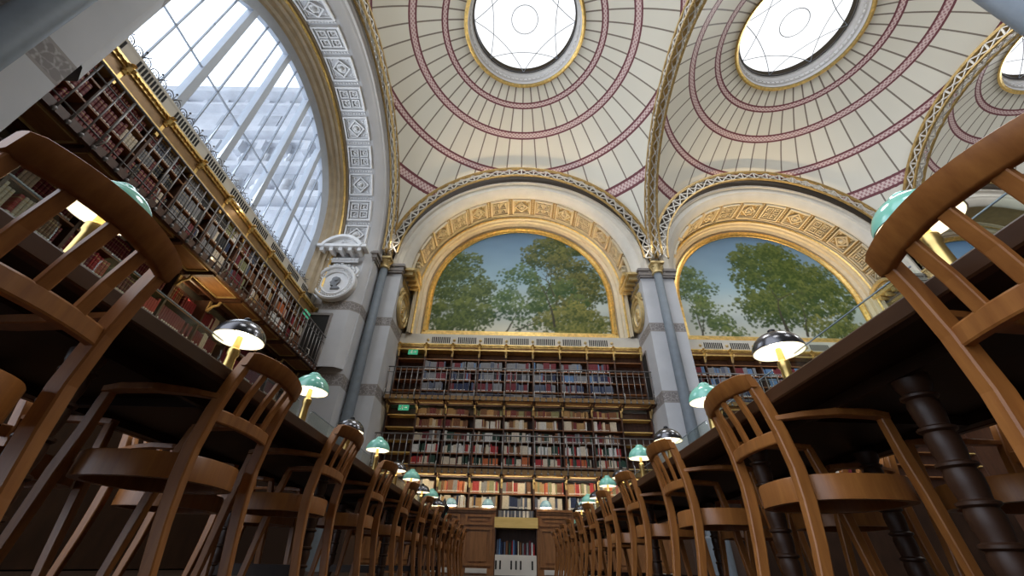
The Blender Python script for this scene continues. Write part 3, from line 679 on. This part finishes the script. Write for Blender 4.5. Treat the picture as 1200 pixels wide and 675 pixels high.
# ------------------------------------------------------------------ galleries, bookcases
BW = .966
def edge(k): return (k-4.5)*BW
BOOKS = []      # (niche, u, d, z, w, h, dep, colour, place)
def bookcase(N, name, dfr, z0, z1, shelves, label, levels_gold=True, cornice=None):
    """open bookcase of nine bays filling the niche"""
    t = thing(name, label, 'bookcase', N.W(0, dfr, z0)); o = N.W(0, dfr, z0)
    def mk(): b = N.mb(); return b
    def bld(b, nm, mat, sm=False):
        return b.build(nm, mat, t, sm, loc=None)
    t.location = (0, 0, 0)
    b = mk(); b.box((-4.40, dfr+.34, z0), (4.40, dfr+.38, z1)); bld(b, 'back_panel', M['case'])
    for k in range(10):
        u = edge(k); b = mk(); b.box((u-.022, dfr, z0), (u+.022, dfr+.34, z1)); bld(b, 'upright', M['case'])
    for z in shelves:
        for k in range(9):
            b = mk(); b.box((edge(k)+.022, dfr+.005, z-.03), (edge(k+1)-.022, dfr+.34, z)); bld(b, 'shelf', M['cabinet'] if k not in (0, 8) else M['palewood'] if N.side == 'back' and z < 5 else M['cabinet'])
    if levels_gold:
        for k in range(10):
            u = edge(k); b = mk()
            b.box((u-.03, dfr-.03, z1-.26), (u+.03, dfr, z1)); b.bar([(u, dfr-.02, z1-.26), (u, dfr-.09, z1-.14), (u, dfr-.20, z1-.10), (u, dfr-.22, z1-.02)], .05, .04, (1, 0, 0))
            bld(b, 'bracket', M['goldpaint'])
    if cornice:
        zc0, zc1 = cornice; b = mk()
        b.box((-4.40, dfr-.03, zc0+.04), (4.40, dfr+.38, zc1-.09)); bld(b, 'cornice_panel', M['corniceface']); b = mk()
        b.box((-4.40, dfr-.06, zc0), (4.40, dfr+.30, zc0+.04)); b.box((-4.40, dfr-.06, zc1-.11), (4.40, dfr+.38, zc1-.05)); b.box((-4.40, dfr-.09, zc1-.05), (4.40, dfr+.38, zc1))
        for i in range(92): b.lathe([(0, -.03), (.03, 0), (0, .03)], (-4.36+i*.0958, dfr-.085, zc1-.06), 6)
        bld(b, 'cornice', M['gold'], SM)
        for k in range(10):
            u = edge(k); b = mk()
            b.bar([(u, dfr-.03, zc1-.20), (u, dfr-.06, zc1-.12), (u, dfr-.09, zc1-.04)], .05, .08, (1, 0, 0))
            b.box((u-.03, dfr-.035, zc0-.1), (u+.03, dfr, zc1-.2))
            for s_ in (-1, 1):
                b.lathe([(0, -.045), (.045, 0), (0, .045)], (u+s_*.055, dfr-.09, zc1-.05), 8); b.lathe([(0, -.035), (.035, 0), (0, .035)], (u+s_*.04, dfr-.07, zc1-.15), 8)
            b.lathe([(0, -.05), (.05, 0), (0, .05)], (u, dfr-.11, zc1+.0), 8); bld(b, 'acanthus', M['gold'], SM)
    return t
def gallery(N, dfr, dback, z0, label, posts_white=False, rail_to=None):
    ht = 1.06; b = N.mb(); b.box((-4.40, dfr+.02, z0+.02), (4.40, dback, z0+.10))
    fl = struct(b.build('gallery_floor', M['soffitwood']))
    b = N.mb(); b.box((-4.40, dfr-.02, z0-.02), (4.40, dfr+.05, z0+.11)); b.build('floor_edge', M['case'] if N.side == 'left' else M['corniceface'], fl)
    b = N.mb()
    for k in range(10): b.box((edge(k)-.035, dfr+.05, z0-.06), (edge(k)+.035, dback, z0+.02))
    b.box((-4.4, dback-.1, z0-.05), (4.4, dback-.05, z0+.02)); b.build('soffit_beam', M['case'], fl)
    b = N.mb()
    for k in range(9):
        u0, u1 = edge(k)+.07, edge(k+1)-.07; e0, e1 = dfr+.12, dback-.13
        if e1-e0 > .15:
            for a, c in (((u0, e0), (u1, e0+.025)), ((u0, e1-.025), (u1, e1)), ((u0, e0), (u0+.025, e1)), ((u1-.025, e0), (u1, e1))): b.box((a[0], a[1], z0-.005), (c[0], c[1], z0+.02))
    b.build('panel_moulding', M['goldpaint'], fl)
    t = thing('gallery_railing', label, 'railing', (0, 0, 0))
    for nm, z, w_ in (('handrail', z0+ht, .022), ('middle_rail', z0+ht-.19, .012), ('bottom_rail', z0+.17, .012)):
        b = N.mb(); b.tube([(-4.40, dfr-.03, z), (4.40, dfr-.03, z)], w_, 8); b.build(nm, M['railiron'], t, True)
    n = 46
    for i in range(n):
        u = -4.36+i*8.72/(n-1); post = i % 5 == 0
        b = N.mb(); b.tube([(u, dfr-.03, z0-.02), (u, dfr-.03, z0+ht)], .018 if post else .0125, 6)
        b.lathe([(0, -.045), (.03, -.02), (.03, .02), (0, .045)], (u, dfr-.03, z0+.0), 8); b.build('baluster', M['railiron'], t, True)
    for i in range(0, n, 5):
        u = -4.36+i*8.72/(n-1); b = N.mb()
        b.tube([(u, dfr-.03, z0+.30), (u, dfr-.12, z0+.24), (u, dfr-.14, z0+.12), (u, dfr-.08, z0+.04), (u, dfr-.02, z0+.05)], .012, 6); b.build('scroll_brace', M['ironwhite'], t, True)
    return t
def fill(N, dfr, z, ztop, bays, palette, wr=(.03, .055), skip=.06, fillr=(.8, 1.0), place='', hr=(.72, .94), full=None):
    for k in bays:
        pal = palette(k) if callable(palette) else palette
        u = edge(k)+.03; end = edge(k+1)-.03; stop = u+(end-u)*random.uniform(*fillr)
        col = random.choice(pal); run = 0; h = (ztop-z)*random.uniform(*hr); q = 0; W = random.uniform(*wr)
        while True:
            if run <= 0:
                col = random.choice(pal); run = random.choice((1, 1, 2, 3, 5, 8) if place != 'far' else (1, 1, 2, 3, 6)); h = (ztop-z)*random.uniform(*hr); W = random.uniform(*wr)
            run -= 1; w_ = W*random.uniform(.93, 1.07)
            if u+w_ > stop: break
            if random.random() > skip*.3: BOOKS.append((N, u+w_/2, dfr, z, w_*.96, h*random.uniform(.985, 1.0), random.uniform(.2, .26), col, (place, k, q))); q += 1
            u += w_

# --- left wall
LF = 1.66
gallery(NL, .95, LF, 4.80, 'dark iron railing of the high gallery along the left wall under the window')
sh = [5.06, 5.46, 5.86, 6.24]
bookcase(NL, 'wall_bookcase', LF, 4.92, 6.68, sh, 'dark gallery bookcase under the arched window on the left wall', False, (6.54, 6.94))
lowsh = [3.42, 3.80, 4.22]
bookcase(NL, 'wall_bookcase', LF, 0.02, 4.76, [.4, .9, 1.5, 2.1, 2.7]+lowsh, 'tall dark bookcase under the left gallery, behind the left table lamps', True)
b = NL.mb(); b.box((-4.40, LF-.02, .02), (4.40, LF, 2.68)); lowc = b.build('added_dark_front', M['table']); lowc.parent = [o for o in bpy.data.objects if o.name.startswith('wall_bookcase') and 'left table lamps' in o.get('label', '')][0]  # dark sheet added over the lower shelves, standing in for shade there
b = NL.mb(); b.box((-4.47, LF+.13, 6.9), (4.47, 2.2, 7.40)); struct(b.build(trim(), M['cream'])); b = NL.mb()
for k in range(9):
    for j in range(10): b.box((edge(k)+.14+j*.07, LF+.12, 7.20), (edge(k)+.178+j*.07, LF+.17, 7.38))
struct(b.build('vent_slots', M['slot']))
def palL(k):
    return {0: ['maroon', 'red', 'maroon', 'white'], 1: ['maroon', 'maroon', 'red', 'cream'], 2: ['maroon', 'slate', 'grey', 'cream', 'black'], 3: ['grey', 'navy', 'black', 'white', 'maroon'], 4: ['black', 'white', 'grey', 'navy', 'cream', 'olive'],
            5: ['olive', 'cream', 'slate', 'brown', 'maroon'], 6: ['brown', 'orange', 'white', 'slate', 'tan'], 7: ['orange', 'brown', 'maroon', 'cream', 'white'], 8: ['maroon', 'brown', 'red', 'cream']}[k]
for i, z in enumerate(sh):
    top = (sh+[6.62])[i+1]-.03
    fill(NL, LF+.03, z, top, range(0, 9), palL, (.045, .075), place=('bottom', 'second', 'third', 'top')[i])
for i, z in enumerate(lowsh):
    top = (lowsh+[4.62])[i+1]-.03
    fill(NL, LF+.03, z, top, range(0, 9), ['maroon', 'red', 'maroon', 'maroon', 'brown', 'cream'], (.04, .06), place=('low', 'middle', 'high')[i])
# --- back wall, first bay
N0 = NB[0]; BF = 1.50
def back_upper(N, bays, who):
    gallery(N, .90, BF, 4.62, f'iron railing of the upper gallery below the {who} mural')
    us = [4.80, 5.13, 5.50, 5.88, 6.28]
    bookcase(N, 'wall_bookcase', BF, 4.74, 6.62, us, f'dark upper gallery bookcase below the {who} mural', True, (6.60, 6.84))
    b = N.mb(); b.box((-4.42, BF+.06, 6.84), (4.42, 2.1, 7.30)); struct(b.build(trim(), M['cream'])); b = N.mb()
    for k in range(1, 8):
        for j in range(10): b.box((edge(k)+.14+j*.07, BF+.05, 6.94), (edge(k)+.178+j*.07, BF+.10, 7.18))
    struct(b.build('vent_slots', M['slot'])); b = N.mb()
    for k in range(1, 9): b.lathe([(0, -.06), (.05, -.03), (.06, 0), (0, .02)], (edge(k), BF+.06, 7.06), 8, 'y')
    struct(b.build(trim(), M['goldpaint']))
    for i, z in enumerate(us[:-1]):
        fill(N, BF+.03, z, us[i+1]-.03, bays, [['navy', 'slate', 'navy', 'navy', 'grey'], ['maroon', 'slate', 'grey', 'navy'], ['slate', 'maroon', 'grey', 'navy', 'black', 'blue'], ['maroon', 'grey', 'slate', 'grey', 'blue']][i], (.035, .06), place='far')
back_upper(N0, range(1, 8), 'three-tree')
gallery(N0, .90, BF, 2.44, 'iron railing of the lower gallery above the reading desks on the back wall')
ms = [2.77, 3.11, 3.48, 3.88, 4.28]
bookcase(N0, 'wall_bookcase', BF, 2.55, 4.58, ms, 'dark middle bookcase of mixed books between the two back galleries')
pm = [['green', 'red', 'green', 'cream', 'orange'], ['green', 'cream', 'white', 'red', 'brown', 'white'], ['cream', 'white', 'brown', 'green', 'grey', 'maroon'], ['cream', 'tan', 'maroon', 'brown', 'brown', 'white'], ['brown', 'maroon', 'brown', 'tan', 'olive']]
for i, z in enumerate(ms): fill(N0, BF+.03, z, (ms+[4.60])[i+1]-.03, range(1, 8), pm[i], (.022, .042), place='far', hr=(.6, .86))
ls = [1.62, 2.0]
bookcase(N0, 'wall_bookcase', BF, 1.58, 2.40, ls[1:], 'low brightly lit bookcase on top of the panelled wooden cupboards')
for i, z in enumerate((1.60, 2.0)): fill(N0, BF+.03, z, (1.97, 2.38)[i], range(1, 8), [['slate', 'white', 'tan', 'cream', 'grey', 'navy'], ['tan', 'olive', 'cream', 'red', 'brown', 'grey', 'orange']][i], (.022, .036), place='far', fillr=(.9, 1))
back_upper(NB[1], range(0, 6), 'big-tree')
for N, who in ((NB[1], 'big-tree'), (NB[2], 'far right')):
    c_ = bookcase(N, 'wall_bookcase', BF, .02, 4.58, [2.4]+ms, f'tall dark bookcase below the {who} mural, seen past the right table')
    b = N.mb(); b.box((-4.40, BF-.02, .02), (4.40, BF, 2.36)); b.build('added_dark_front', M['table'], c_)  # near-black sheet added over the lit lower shelves to darken them
bookcase(NB[2], 'wall_bookcase', BF, 4.74, 6.62, [4.8, 5.5, 6.2], 'upper dark bookcase below the far right mural')
for i, z in enumerate([2.4]+ms[:-1]): fill(NB[1], BF+.03, z, ms[i]-.03, range(0, 5), ['cream', 'tan', 'brown', 'maroon', 'green'], (.04, .06), place='far')
# --- panelled cupboards with the low open recess between them
def cupboard(x0, x1, label):
    t = thing('panelled_cupboard', label, 'cupboard', ((x0+x1)/2, 13.3, 0)); w_ = (x1-x0)/2
    b = MB(); b.box((-w_, 0, 0), (w_, .6, 1.52)); b.box((-w_-.0, -.06, 1.52), (w_, .6, 1.58)); b.box((-w_, -.03, 1.46), (w_, .0, 1.52)); b.box((-w_, -.03, 0), (w_, 0, .14)); b.build('body', M['cabinet'], t)
    n = max(1, round((x1-x0)/1.0)); pw = (x1-x0)/n
    for i in range(n):
        a = -w_+i*pw+.08; c = a+pw-.16; b = MB()
        for z0, z1 in ((.20, 1.10), (1.16, 1.42)):
            b.box((a, -.03, z0), (c, 0, z0+.06)); b.box((a, -.03, z1-.06), (c, 0, z1)); b.box((a, -.03, z0+.06), (a+.06, 0, z1-.06)); b.box((c-.06, -.03, z0+.06), (c, 0, z1-.06)); b.box((a+.14, -.018, z0+.1), (c-.14, 0, z1-.1))
        b.build('door', M['cabinet'], t)
        b = MB(); b.box((a+.1, -.05, .04), (c-.1, -.03, .15))
        for j in range(12): b.box((a+.14+j*(c-a-.28)/12, -.056, .06), (a+.16+j*(c-a-.28)/12, -.05, .13))
        b.build('vent_grille', M['grille'] if 'grille' in M else M['drawer'], t)
cupboard(-4.35, -.58, 'panelled wooden cupboards left of the central recess on the back wall')
cupboard(.60, 4.40, 'panelled wooden cupboards right of the central recess on the back wall')
t = thing('book_recess', 'central open book recess with pale wooden fascia at the end of the aisle', 'bookcase', (0, 13.3, 0))
b = MB(); b.box((-.57, .42, 0), (.59, .5, 2.0)); b.box((-.58, 0, .0), (-.555, .5, 1.58)); b.box((.575, 0, 0), (.60, .5, 1.58)); b.build('body', M['case'], t)
b = MB(); b.box((-.60, -.12, 1.10), (.62, .42, 1.36)); b.build('fascia', M['palewood'], t)
b = MB(); b.box((-.555, -.02, .44), (.575, .42, .47)); b.build('shelf', M['drawer'], t)
b = MB(); b.box((-.555, -.03, .01), (.575, .3, .44)); dr = b.build('drawer_front', M['drawer'], t)
for x in (-.545, -.43, -.13, .0, .125, .44): b = MB(); b.box((x, -.036, .14), (x+.045, -.029, .34)); b.build('slot', M['slot'], dr)
for u, w_, c, h in [(-.5, .05, 'slate', .36), (-.44, .05, 'blue', .37), (-.38, .05, 'navy', .3), (-.3, .05, 'slate', .3), (-.24, .06, 'brown', .33), (-.16, .06, 'green', .28), (-.09, .03, 'red', .33), (-.05, .05, 'blue', .35), (.01, .04, 'navy', .33), (.08, .03, 'cream', .32), (.14, .05, 'brown', .3), (.21, .04, 'grey', .28), (.26, .04, 'maroon', .26), (.33, .06, 'grey', .29), (.40, .05, 'maroon', .34), (.46, .04, 'white', .3), (.51, .04, 'red', .26)]:
    BOOKS.append((None, u, 13.33, .47, w_*.96, h, .2, c, ('recess', 0, 0)))
x = -.5
while x < .5: BOOKS.append((None, x, 13.33, 1.37, .03, .17, .2, random.choice(['white', 'grey', 'slate']), ('recess', 0, 0))); x += .034

# --- books: the 300 largest in view as objects, all the others as one mass
BMESH = {}
def book_mesh(c):
    if c not in BMESH:
        b = MB(); n = 5      # unit volume: x -.5...5, y 0..1 (spine at 0), z 0..1
        sp = [(-.5, .10), (-.42, .03), (-.2, 0), (.2, 0), (.42, .03), (.5, .10)]
        pl = sp+[(.5, 1), (-.5, 1)]; b.prism([(x, y, 0) for x, y in pl], [(x, y, 1) for x, y in pl])
        for z in (.2, .45, .7): b.prism([(x*1.0, y-.02, z-.012) for x, y in sp]+[(.45, .1, z-.012), (-.45, .1, z-.012)], [(x, y-.02, z+.012) for x, y in sp]+[(.45, .1, z+.012), (-.45, .1, z+.012)])
        o = b.build('book', M['book_'+c]); BMESH[c] = o.data; bpy.data.objects.remove(o)
    return BMESH[c]
def size_key(e):
    N, u, d, z, w_, h, dep, c, pl = e
    if N is not NL or pl[0] == 'low': return 1e9
    y = BY+u
    if y < 2.75: return 1e8
    return (y*.825+(z-.2)*.565) + (0 if pl[0] not in ('middle',) else 1.0)
BOOKS_S = sorted(BOOKS, key=size_key)
single = BOOKS_S[:300]; mass = BOOKS_S[300:]
CN = dict(maroon='maroon', red='red', navy='navy blue', slate='slate grey', cream='cream', white='white', brown='brown', tan='tan', green='dark green', olive='olive', black='black', blue='blue', orange='orange', grey='grey')
for N, u, d, z, w_, h, dep, c, (pl, k, q) in single:
    o = bpy.data.objects.new('book', book_mesh(c)); COL.objects.link(o)
    x, y, zz = N.W(u, d, z); o.location = (x, y, zz+.001); o.scale = (w_, dep, h); o.rotation_euler = (0, 0, PI/2)
    if pl in ('high', 'middle'): lb = f'{CN[c]} book, {ORD[q]} in bay {["one","two","three","four","five","six","seven","eight","nine"][k]}, {pl} shelf below the left gallery'
    else: lb = f'{CN[c]} book, {ORD[q]} in bay {["one","two","three","four","five","six","seven","eight","nine"][k]}, {pl} shelf of left gallery'
    tag(o, lb, 'book', 'books along the left wall')
b = MB(); mk = list(BOOKC); mats = [M['far_'+c] for c in mk]+[M['far_label']]
for N, u, d, z, w_, h, dep, c, pl in mass:
    b.cur = mk.index(c); b.X = N.W if N else None
    w_ *= .90
    b.box((u-w_/2, d, z+.001), (u+w_/2, d+dep, z+h))
    if c in ('white', 'cream') or N is None or random.random() < .15: continue
    b.cur = len(mats)-1; b.box((u-w_*.36, d-.002, z+h*.07), (u+w_*.36, d, z+h*.18))
tag(b.build('library_books', mats, fix=False), 'the many other books filling the shelves of the galleries and back wall', 'books', kind='stuff')

# ------------------------------------------------------------------ reading tables
def table(x0, x1, y0, y1, label, lampx, lampys, legs_y, sgn):
    L = ((x0+x1)/2, (y0+y1)/2, 0); t = thing('reading_table', label, 'table', L); hw, hl = (x1-x0)/2, (y1-y0)/2
    b = MB(); b.box((-hw+.03, -hl+.03, .725), (hw-.03, hl-.03, .77)); b.build('tabletop', M['table'], t)
    b = MB()
    for s_ in (-1, 1):
        b.bar([(s_*(hw-.018), -hl, .747), (s_*(hw-.018), hl, .747)], .036, .05); b.bar([(-hw, s_*(hl-.018), .747), (hw, s_*(hl-.018), .747)], .036, .05)
    b.build('edge_moulding', M['tabledge'], t)
    b = MB()
    for s_ in (-1, 1): b.box((s_*(hw-.20)-.012, -hl+.2, .69), (s_*(hw-.20)+.012, hl-.2, .725))
    for i in range(5):
        y = -hl+.2+i*(2*hl-.4)/4; b.box((-hw+.2, y-.02, .69), (hw-.2, y+.02, .725))
    b.build('apron', M['table'], t)
    for y in legs_y:
        for s_ in (-1, 1):
            b = MB(); pr = [(.03, 0), (.04, .02), (.04, .06), (.028, .09)]; z = .09
            for k in range(6): pr += [(.034, z+.005), (.038, z+.03), (.039, z+.06), (.035, z+.074), (.045, z+.08), (.045, z+.087), (.034, z+.093)]; z += .093
            pr += [(.044, z+.02), (.048, .70)]
            b.lathe(pr, (s_*(hw-.24), y-L[1], 0), 16); b.build('turned_leg', M['legwood'], t, SM)
        b = MB(); b.box((-hw+.24, y-L[1]-.03, .12), (hw-.24, y-L[1]+.03, .18)); b.build('stretcher', M['table'], t)
    b = MB(); b.box((lampx-L[0]-.05, -hl+.3, .77), (lampx-L[0]+.05, hl-.3, .81)); b.build('lamp_ridge', M['table'], t)
    ys = [lampys[0]-.93]+list(lampys)
    for i in range(len(ys)-1):
        a, c = ys[i]+.085-L[1], ys[i+1]-.085-L[1]; z0, z1 = .81, 1.14; r = .07; b = MB(); pl = []
        for (py, pz, st) in ((c-r, z1-r, 0), (a+r, z1-r, PI/2)):
            for k in range(6): pl.append((py+r*math.cos(st+PI/2*k/5), pz+r*math.sin(st+PI/2*k/5)))
        pl += [(a, z0), (c, z0)]
        xx = lampx-L[0]; b.prism([(xx-.004, y, z) for y, z in pl], [(xx+.004, y, z) for y, z in pl]); g = b.build('glass_partition', M['glass'], t)
        b = MB(); b.bar([(xx, a+.02, z1-.005), (xx, c-.02, z1-.003)], .005, .005); b.build('glass_rim', M['windowbar'], g)
    # dark scrolled end post
    b = MB(); y = hl-.35; b.lathe([(.05, 0), (.09, .04), (.05, .1), (.04, .3), (.10, .42), (.12, .5), (.05, .55), (.03, .62), (0, .68)], (lampx-L[0], y, .77), 14); b.build('end_post', M['black'], t, SM)
    b = MB(); b.tube([(lampx-L[0]-sgn*.02*k, y-.02, 1.32-.04*k*(k-3)*.5-.06*k) for k in range(7)], .018, 6); b.build('scroll', M['shadegreen'], t, True)
    return t
LX, RX = -1.62, 1.335
LY = [1.09+.925*k for k in range(10)]; RY = [1.07+.95*k for k in range(10)]
table(-2.12, -1.13, -1.5, 10.55, 'long dark reading table left of the aisle with lamps along its middle', LX, LY, [1.12, 2.97, 4.83, 6.7, 8.55], -1)
table(.855, 1.865, -1.5, 10.55, 'long dark reading table right of the aisle with lamps along its middle', RX, RY, [1.17, 2.1, 4.03, 5.96, 7.9], 1)

# ------------------------------------------------------------------ desk lamps
def shade(b, R, H, th=.006, n=28, lip=.0):
    pr = [(R*math.cos(a), H*math.sin(a)) for a in [PI/2*k/10 for k in range(10)]]+[(.012, H)]
    b.lathe(pr, n=n, caps=False)
def inner(b, R, H, n=28):
    pr = [((R-.005)*math.cos(a), (H-.006)*math.sin(a)-.0) for a in [PI/2*k/10 for k in range(10)]]+[(.012, H-.006)]
    b.lathe(pr[::-1], n=n, caps=False)
    b.lathe([(R, 0), (R-.005, 0)], n=n, caps=False)
def desk_lamp(kind, label):
    green = kind == 'green'; R, H, zr = (.130, .128, .43) if green else (.130, .112, .385)
    t = thing('desk_lamp', label, 'lamp', group=None)
    b = MB(); b.lathe([(.0, 0), (.055, 0), (.055, .015), (.04, .03), (.034, .05), (.03, .10), (.024, zr-.10), (.03, zr-.09), (.03, zr-.06), (.018, zr-.05), (.014, zr+.02), (0, zr+.02)], n=18); b.build('stem', M['brass'], t, SM)
    b = MB(); shade(b, R, H); sh_ = b.build('shade', M['shadegreen' if green else 'shadedark'], t, True); sh_.location = (0, 0, zr)
    b = MB(); inner(b, R, H); il = b.build('shade_lining', M['inner'], sh_, True, fix=False)
    b = MB()
    if green: b.lathe([(.045, -.008), (.042, .006), (.03, .018), (0, .022)], (0, 0, H-.002), 16)
    else: b.lathe([(.026, -.004), (.028, .004), (.02, .008), (.02, .018), (.012, .024), (0, .026)], (0, 0, H), 14)
    b.build('cap', M['shadegreen' if green else 'black'], sh_, SM)
    b = MB(); b.lathe([(0, .015), (.028, .03), (.036, .055), (.028, .085), (0, .10)], (0, 0, zr), 14); b.build('bulb', M['bulb'], t, True)
    return t
lp = {'green': desk_lamp('green', 'x'), 'dark': desk_lamp('dark', 'x')}; used = set()
cnt = {}
for side, X, ys in (('left', LX, LY), ('right', RX, RY)):
    for i, y in enumerate(ys):
        kind = 'green' if i % 2 == 0 else 'dark'; k = cnt.get((side, kind), 0); cnt[(side, kind)] = k+1
        lb = f'{ORD[k]} {"green opal glass" if kind=="green" else "dark metal"} domed lamp{"" if k==0 else " from the camera"} on the {side} reading table'
        if kind in used: o = copy_tree(lp[kind], (X, y, .811), 0, lb)
        else: o = lp[kind]; o.location = (X, y, .811); o['label'] = lb; used.add(kind)
        o['group'] = 'lamps along the reading tables'
        zr = .811+(.43 if kind == 'green' else .385)
        lamp('desk_lamp_light', 'POINT', (X, y, zr+.035), 4.5, (1, .80, .50), .035)
def ledge_lamp(x, label):
    t = thing('shelf_lamp', label, 'lamp', (x, 13.33, 1.581), group='small lamps along the cupboard ledge')
    b = MB(); b.lathe([(.0, 0), (.05, 0), (.05, .01), (.012, .02), (.012, .16), (0, .16)], n=14); b.build('stem', M['brass'], t)
    b = MB(); b.lathe([(.175, 0), (.17, .06), (.12, .15), (.06, .19), (0, .20)], (0, 0, .05), 20, caps=False); b.build('shade', M['shadeblue'], t, True)
    b = MB(); b.lathe([(0, .03), (.09, .035), (.165, .055)], n=16, caps=False); b.build('bulb', M['bulb'], t, True)
for x, lb in ((-1.90, 'pale blue ledge lamp beside the left table end post'), (-.82, 'pale blue ledge lamp left of the central recess'), (.86, 'pale blue ledge lamp just right of the central recess'), (1.93, 'pale blue ledge lamp beside the right table end post')): ledge_lamp(x, lb)

# ------------------------------------------------------------------ chairs
def arc3(x0, x1, n, fn): return [fn(x0+(x1-x0)*i/n, -1+2*i/n) for i in range(n+1)]
def chair(label):
    t = thing('wooden_armchair', label, 'chair'); W = M['chair']
    for s_ in (-1, 1):
        b = MB(); b.bar([(s_*.186, -.075, 0), (s_*.188, -.052, .14), (s_*.190, -.030, .28), (s_*.190, -.018, .40), (s_*.189, -.016, .50), (s_*.187, -.030, .62), (s_*.185, -.054, .73), (s_*.183, -.080, .815)], .032, .042, (0, 1, 0), [.8, .88, .96, 1.05, 1.05, 1, .95, .9]); b.build('rear_leg', W, t)
    # crest rail, curved in plan, rounded at its ends
    b = MB(); secs = []
    for i in range(21):
        q = -1+2*i/20; x = q*.206; y = -.086-.040*(1-q*q); e = min(1, (1-abs(q))*3+.80); hh = .031*e
        zc = .808+.012*(1-q*q); sl = -.30; th = .0125
        def pt(dz, dy): return (x, y+sl*dz+dy, zc+dz)
        secs.append([pt(-hh, -th*.6), pt(-hh*.88, -th), pt(hh*.88, -th), pt(hh, -th*.5), pt(hh, th*.5), pt(hh*.88, th), pt(-hh*.88, th), pt(-hh, th*.6)])
    b.sweep(None, secs); b.build('crest_rail', W, t, math.radians(50))
    b = MB(); b.bar(arc3(-.185, .185, 10, lambda x, q: (x, -.030-.026*(1-q*q), .610)), .022, .044); b.build('cross_rail', W, t)
    for q in (-.52, 0, .52):
        yb = -.030-.026*(1-q*q); yt = -.074-.040*(1-q*q)
        b = MB(); b.bar([(q*.180, yb, .615), (q*.182, (yb+yt)/2+.006, .70), (q*.184, yt, .79)], .030, .013, (0, 1, 0)); b.build('back_slat', W, t)
    # bent seat rim and seat panel
    def plan(a, k=1.0):
        c, s_ = math.cos(a), math.sin(a); n = 2.6
        return (k*.215*math.copysign(abs(c)**(2/n), c),   .195+k*.222*math.copysign(abs(s_)**(2/n), s_))
    A = [2*PI*i/48 for i in range(48)]
    b = MB(); b.sweep(None, [[(*plan(a), .408), (*plan(a), .480), (*plan(a, .985), .486), (*plan(a, .87), .482), (*plan(a, .87), .408)] for a in A], closed=True); b.build('seat_rim', W, t, SM)
    b = MB(); b.prism([(*plan(a, .88), .455) for a in A], [(*plan(a, .88), .474) for a in A]); b.build('seat', W, t)
    for s_ in (-1, 1):
        b = MB(); b.bar([(s_*.187, -.035, .668), (s_*.212, .05, .676), (s_*.235, .16, .680), (s_*.238, .27, .676), (s_*.23, .33, .670)], .042, .024, taper=[.75, .9, 1.1, 1.1, .9]); b.build('armrest', W, t)
        b = MB(); b.bar([(s_*.228, .32, .665), (s_*.216, .34, .54), (s_*.212, .36, .42), (s_*.205, .385, .2), (s_*.20, .41, 0)], .032, .036, (0, 1, 0), [.9, 1, 1.05, .9, .75]); b.build('front_leg', W, t)
    return t
proto = None
def place(x, y, rz, lb, grp):
    global proto
    if proto is None: proto = chair(lb); o = proto; o.location = (x, y, 0); o.rotation_euler = (0, 0, rz)
    else: o = copy_tree(proto, (x, y, 0), rz, lb)
    o['group'] = grp
place(-1.085, .655, PI/2, 'wooden armchair nearest the camera, filling the left edge of the photo', 'chairs left of the aisle')
for k in range(1, 11): place(-1.165, .655+.93*k, PI/2+random.uniform(-.03, .03), f'wooden armchair, {ORD[k]} from the camera in the row left of the aisle', 'chairs left of the aisle')
place(.853, .572, -PI/2, 'wooden armchair nearest the camera, filling the right edge of the photo', 'chairs right of the aisle')
for k in range(1, 11): place(.895, .72+.965*k, -PI/2+random.uniform(-.03, .03), f'wooden armchair, {ORD[k]} from the camera in the row right of the aisle', 'chairs right of the aisle')
for k in range(4): place(-2.13, .6+.93*k, -PI/2, f'wooden armchair, {ORD[k]} from the camera on the far side of the left table', 'chairs beyond the left table')
for k in range(4): place(1.89, .6+.965*k, PI/2, f'wooden armchair, {ORD[k]} from the camera on the far side of the right table', 'chairs beyond the right table')

# ------------------------------------------------------------------ emergency exit signs
def exit_sign(loc, rz, label):
    t = thing('exit_sign', label, 'sign', loc, rz, None)
    b = MB(); b.box((-.17, 0, 0), (.17, .04, .17)); b.build('plate', M['signgreen'], t)
    b = MB(); y0, y1 = -.006, 0
    b.lathe([(0, y0), (.018, y0), (.018, y1)], (-.035, 0, .135), 10, 'y')
    for p, q, w_ in (((-.04, .12), (-.055, .075), .028), ((-.055, .075), (-.02, .05), .016), ((-.02, .05), (-.03, .02), .014), ((-.058, .075), (-.085, .05), .016), ((-.085, .05), (-.115, .055), .014), ((-.04, .112), (-.005, .09), .012), ((-.045, .112), (-.08, .095), .012)):
        b.bar([(p[0], -.003, p[1]), (q[0], -.003, q[1])], .006, w_, (1, 0, 0) if abs(p[0]-q[0]) < abs(p[1]-q[1]) else (0, 0, 1))
    b.box((.03, y0, .075), (.085, y1, .095)); b.prism([(.08, y0, .055), (.13, y0, .085), (.08, y0, .115)], [(.08, y1, .055), (.13, y1, .085), (.08, y1, .115)])
    b.build('pictogram', M['signwhite'], t)
exit_sign((-3.80, 13.40, 6.42), 0, 'green running-man exit sign in the upper gallery, left end')
exit_sign((-3.79, 13.40, 4.40), 0, 'green running-man exit sign in the middle bookcase, below the other one')
exit_sign((-6.50, 10.75, 6.36), PI/2, 'green exit sign at the far end of the left gallery')
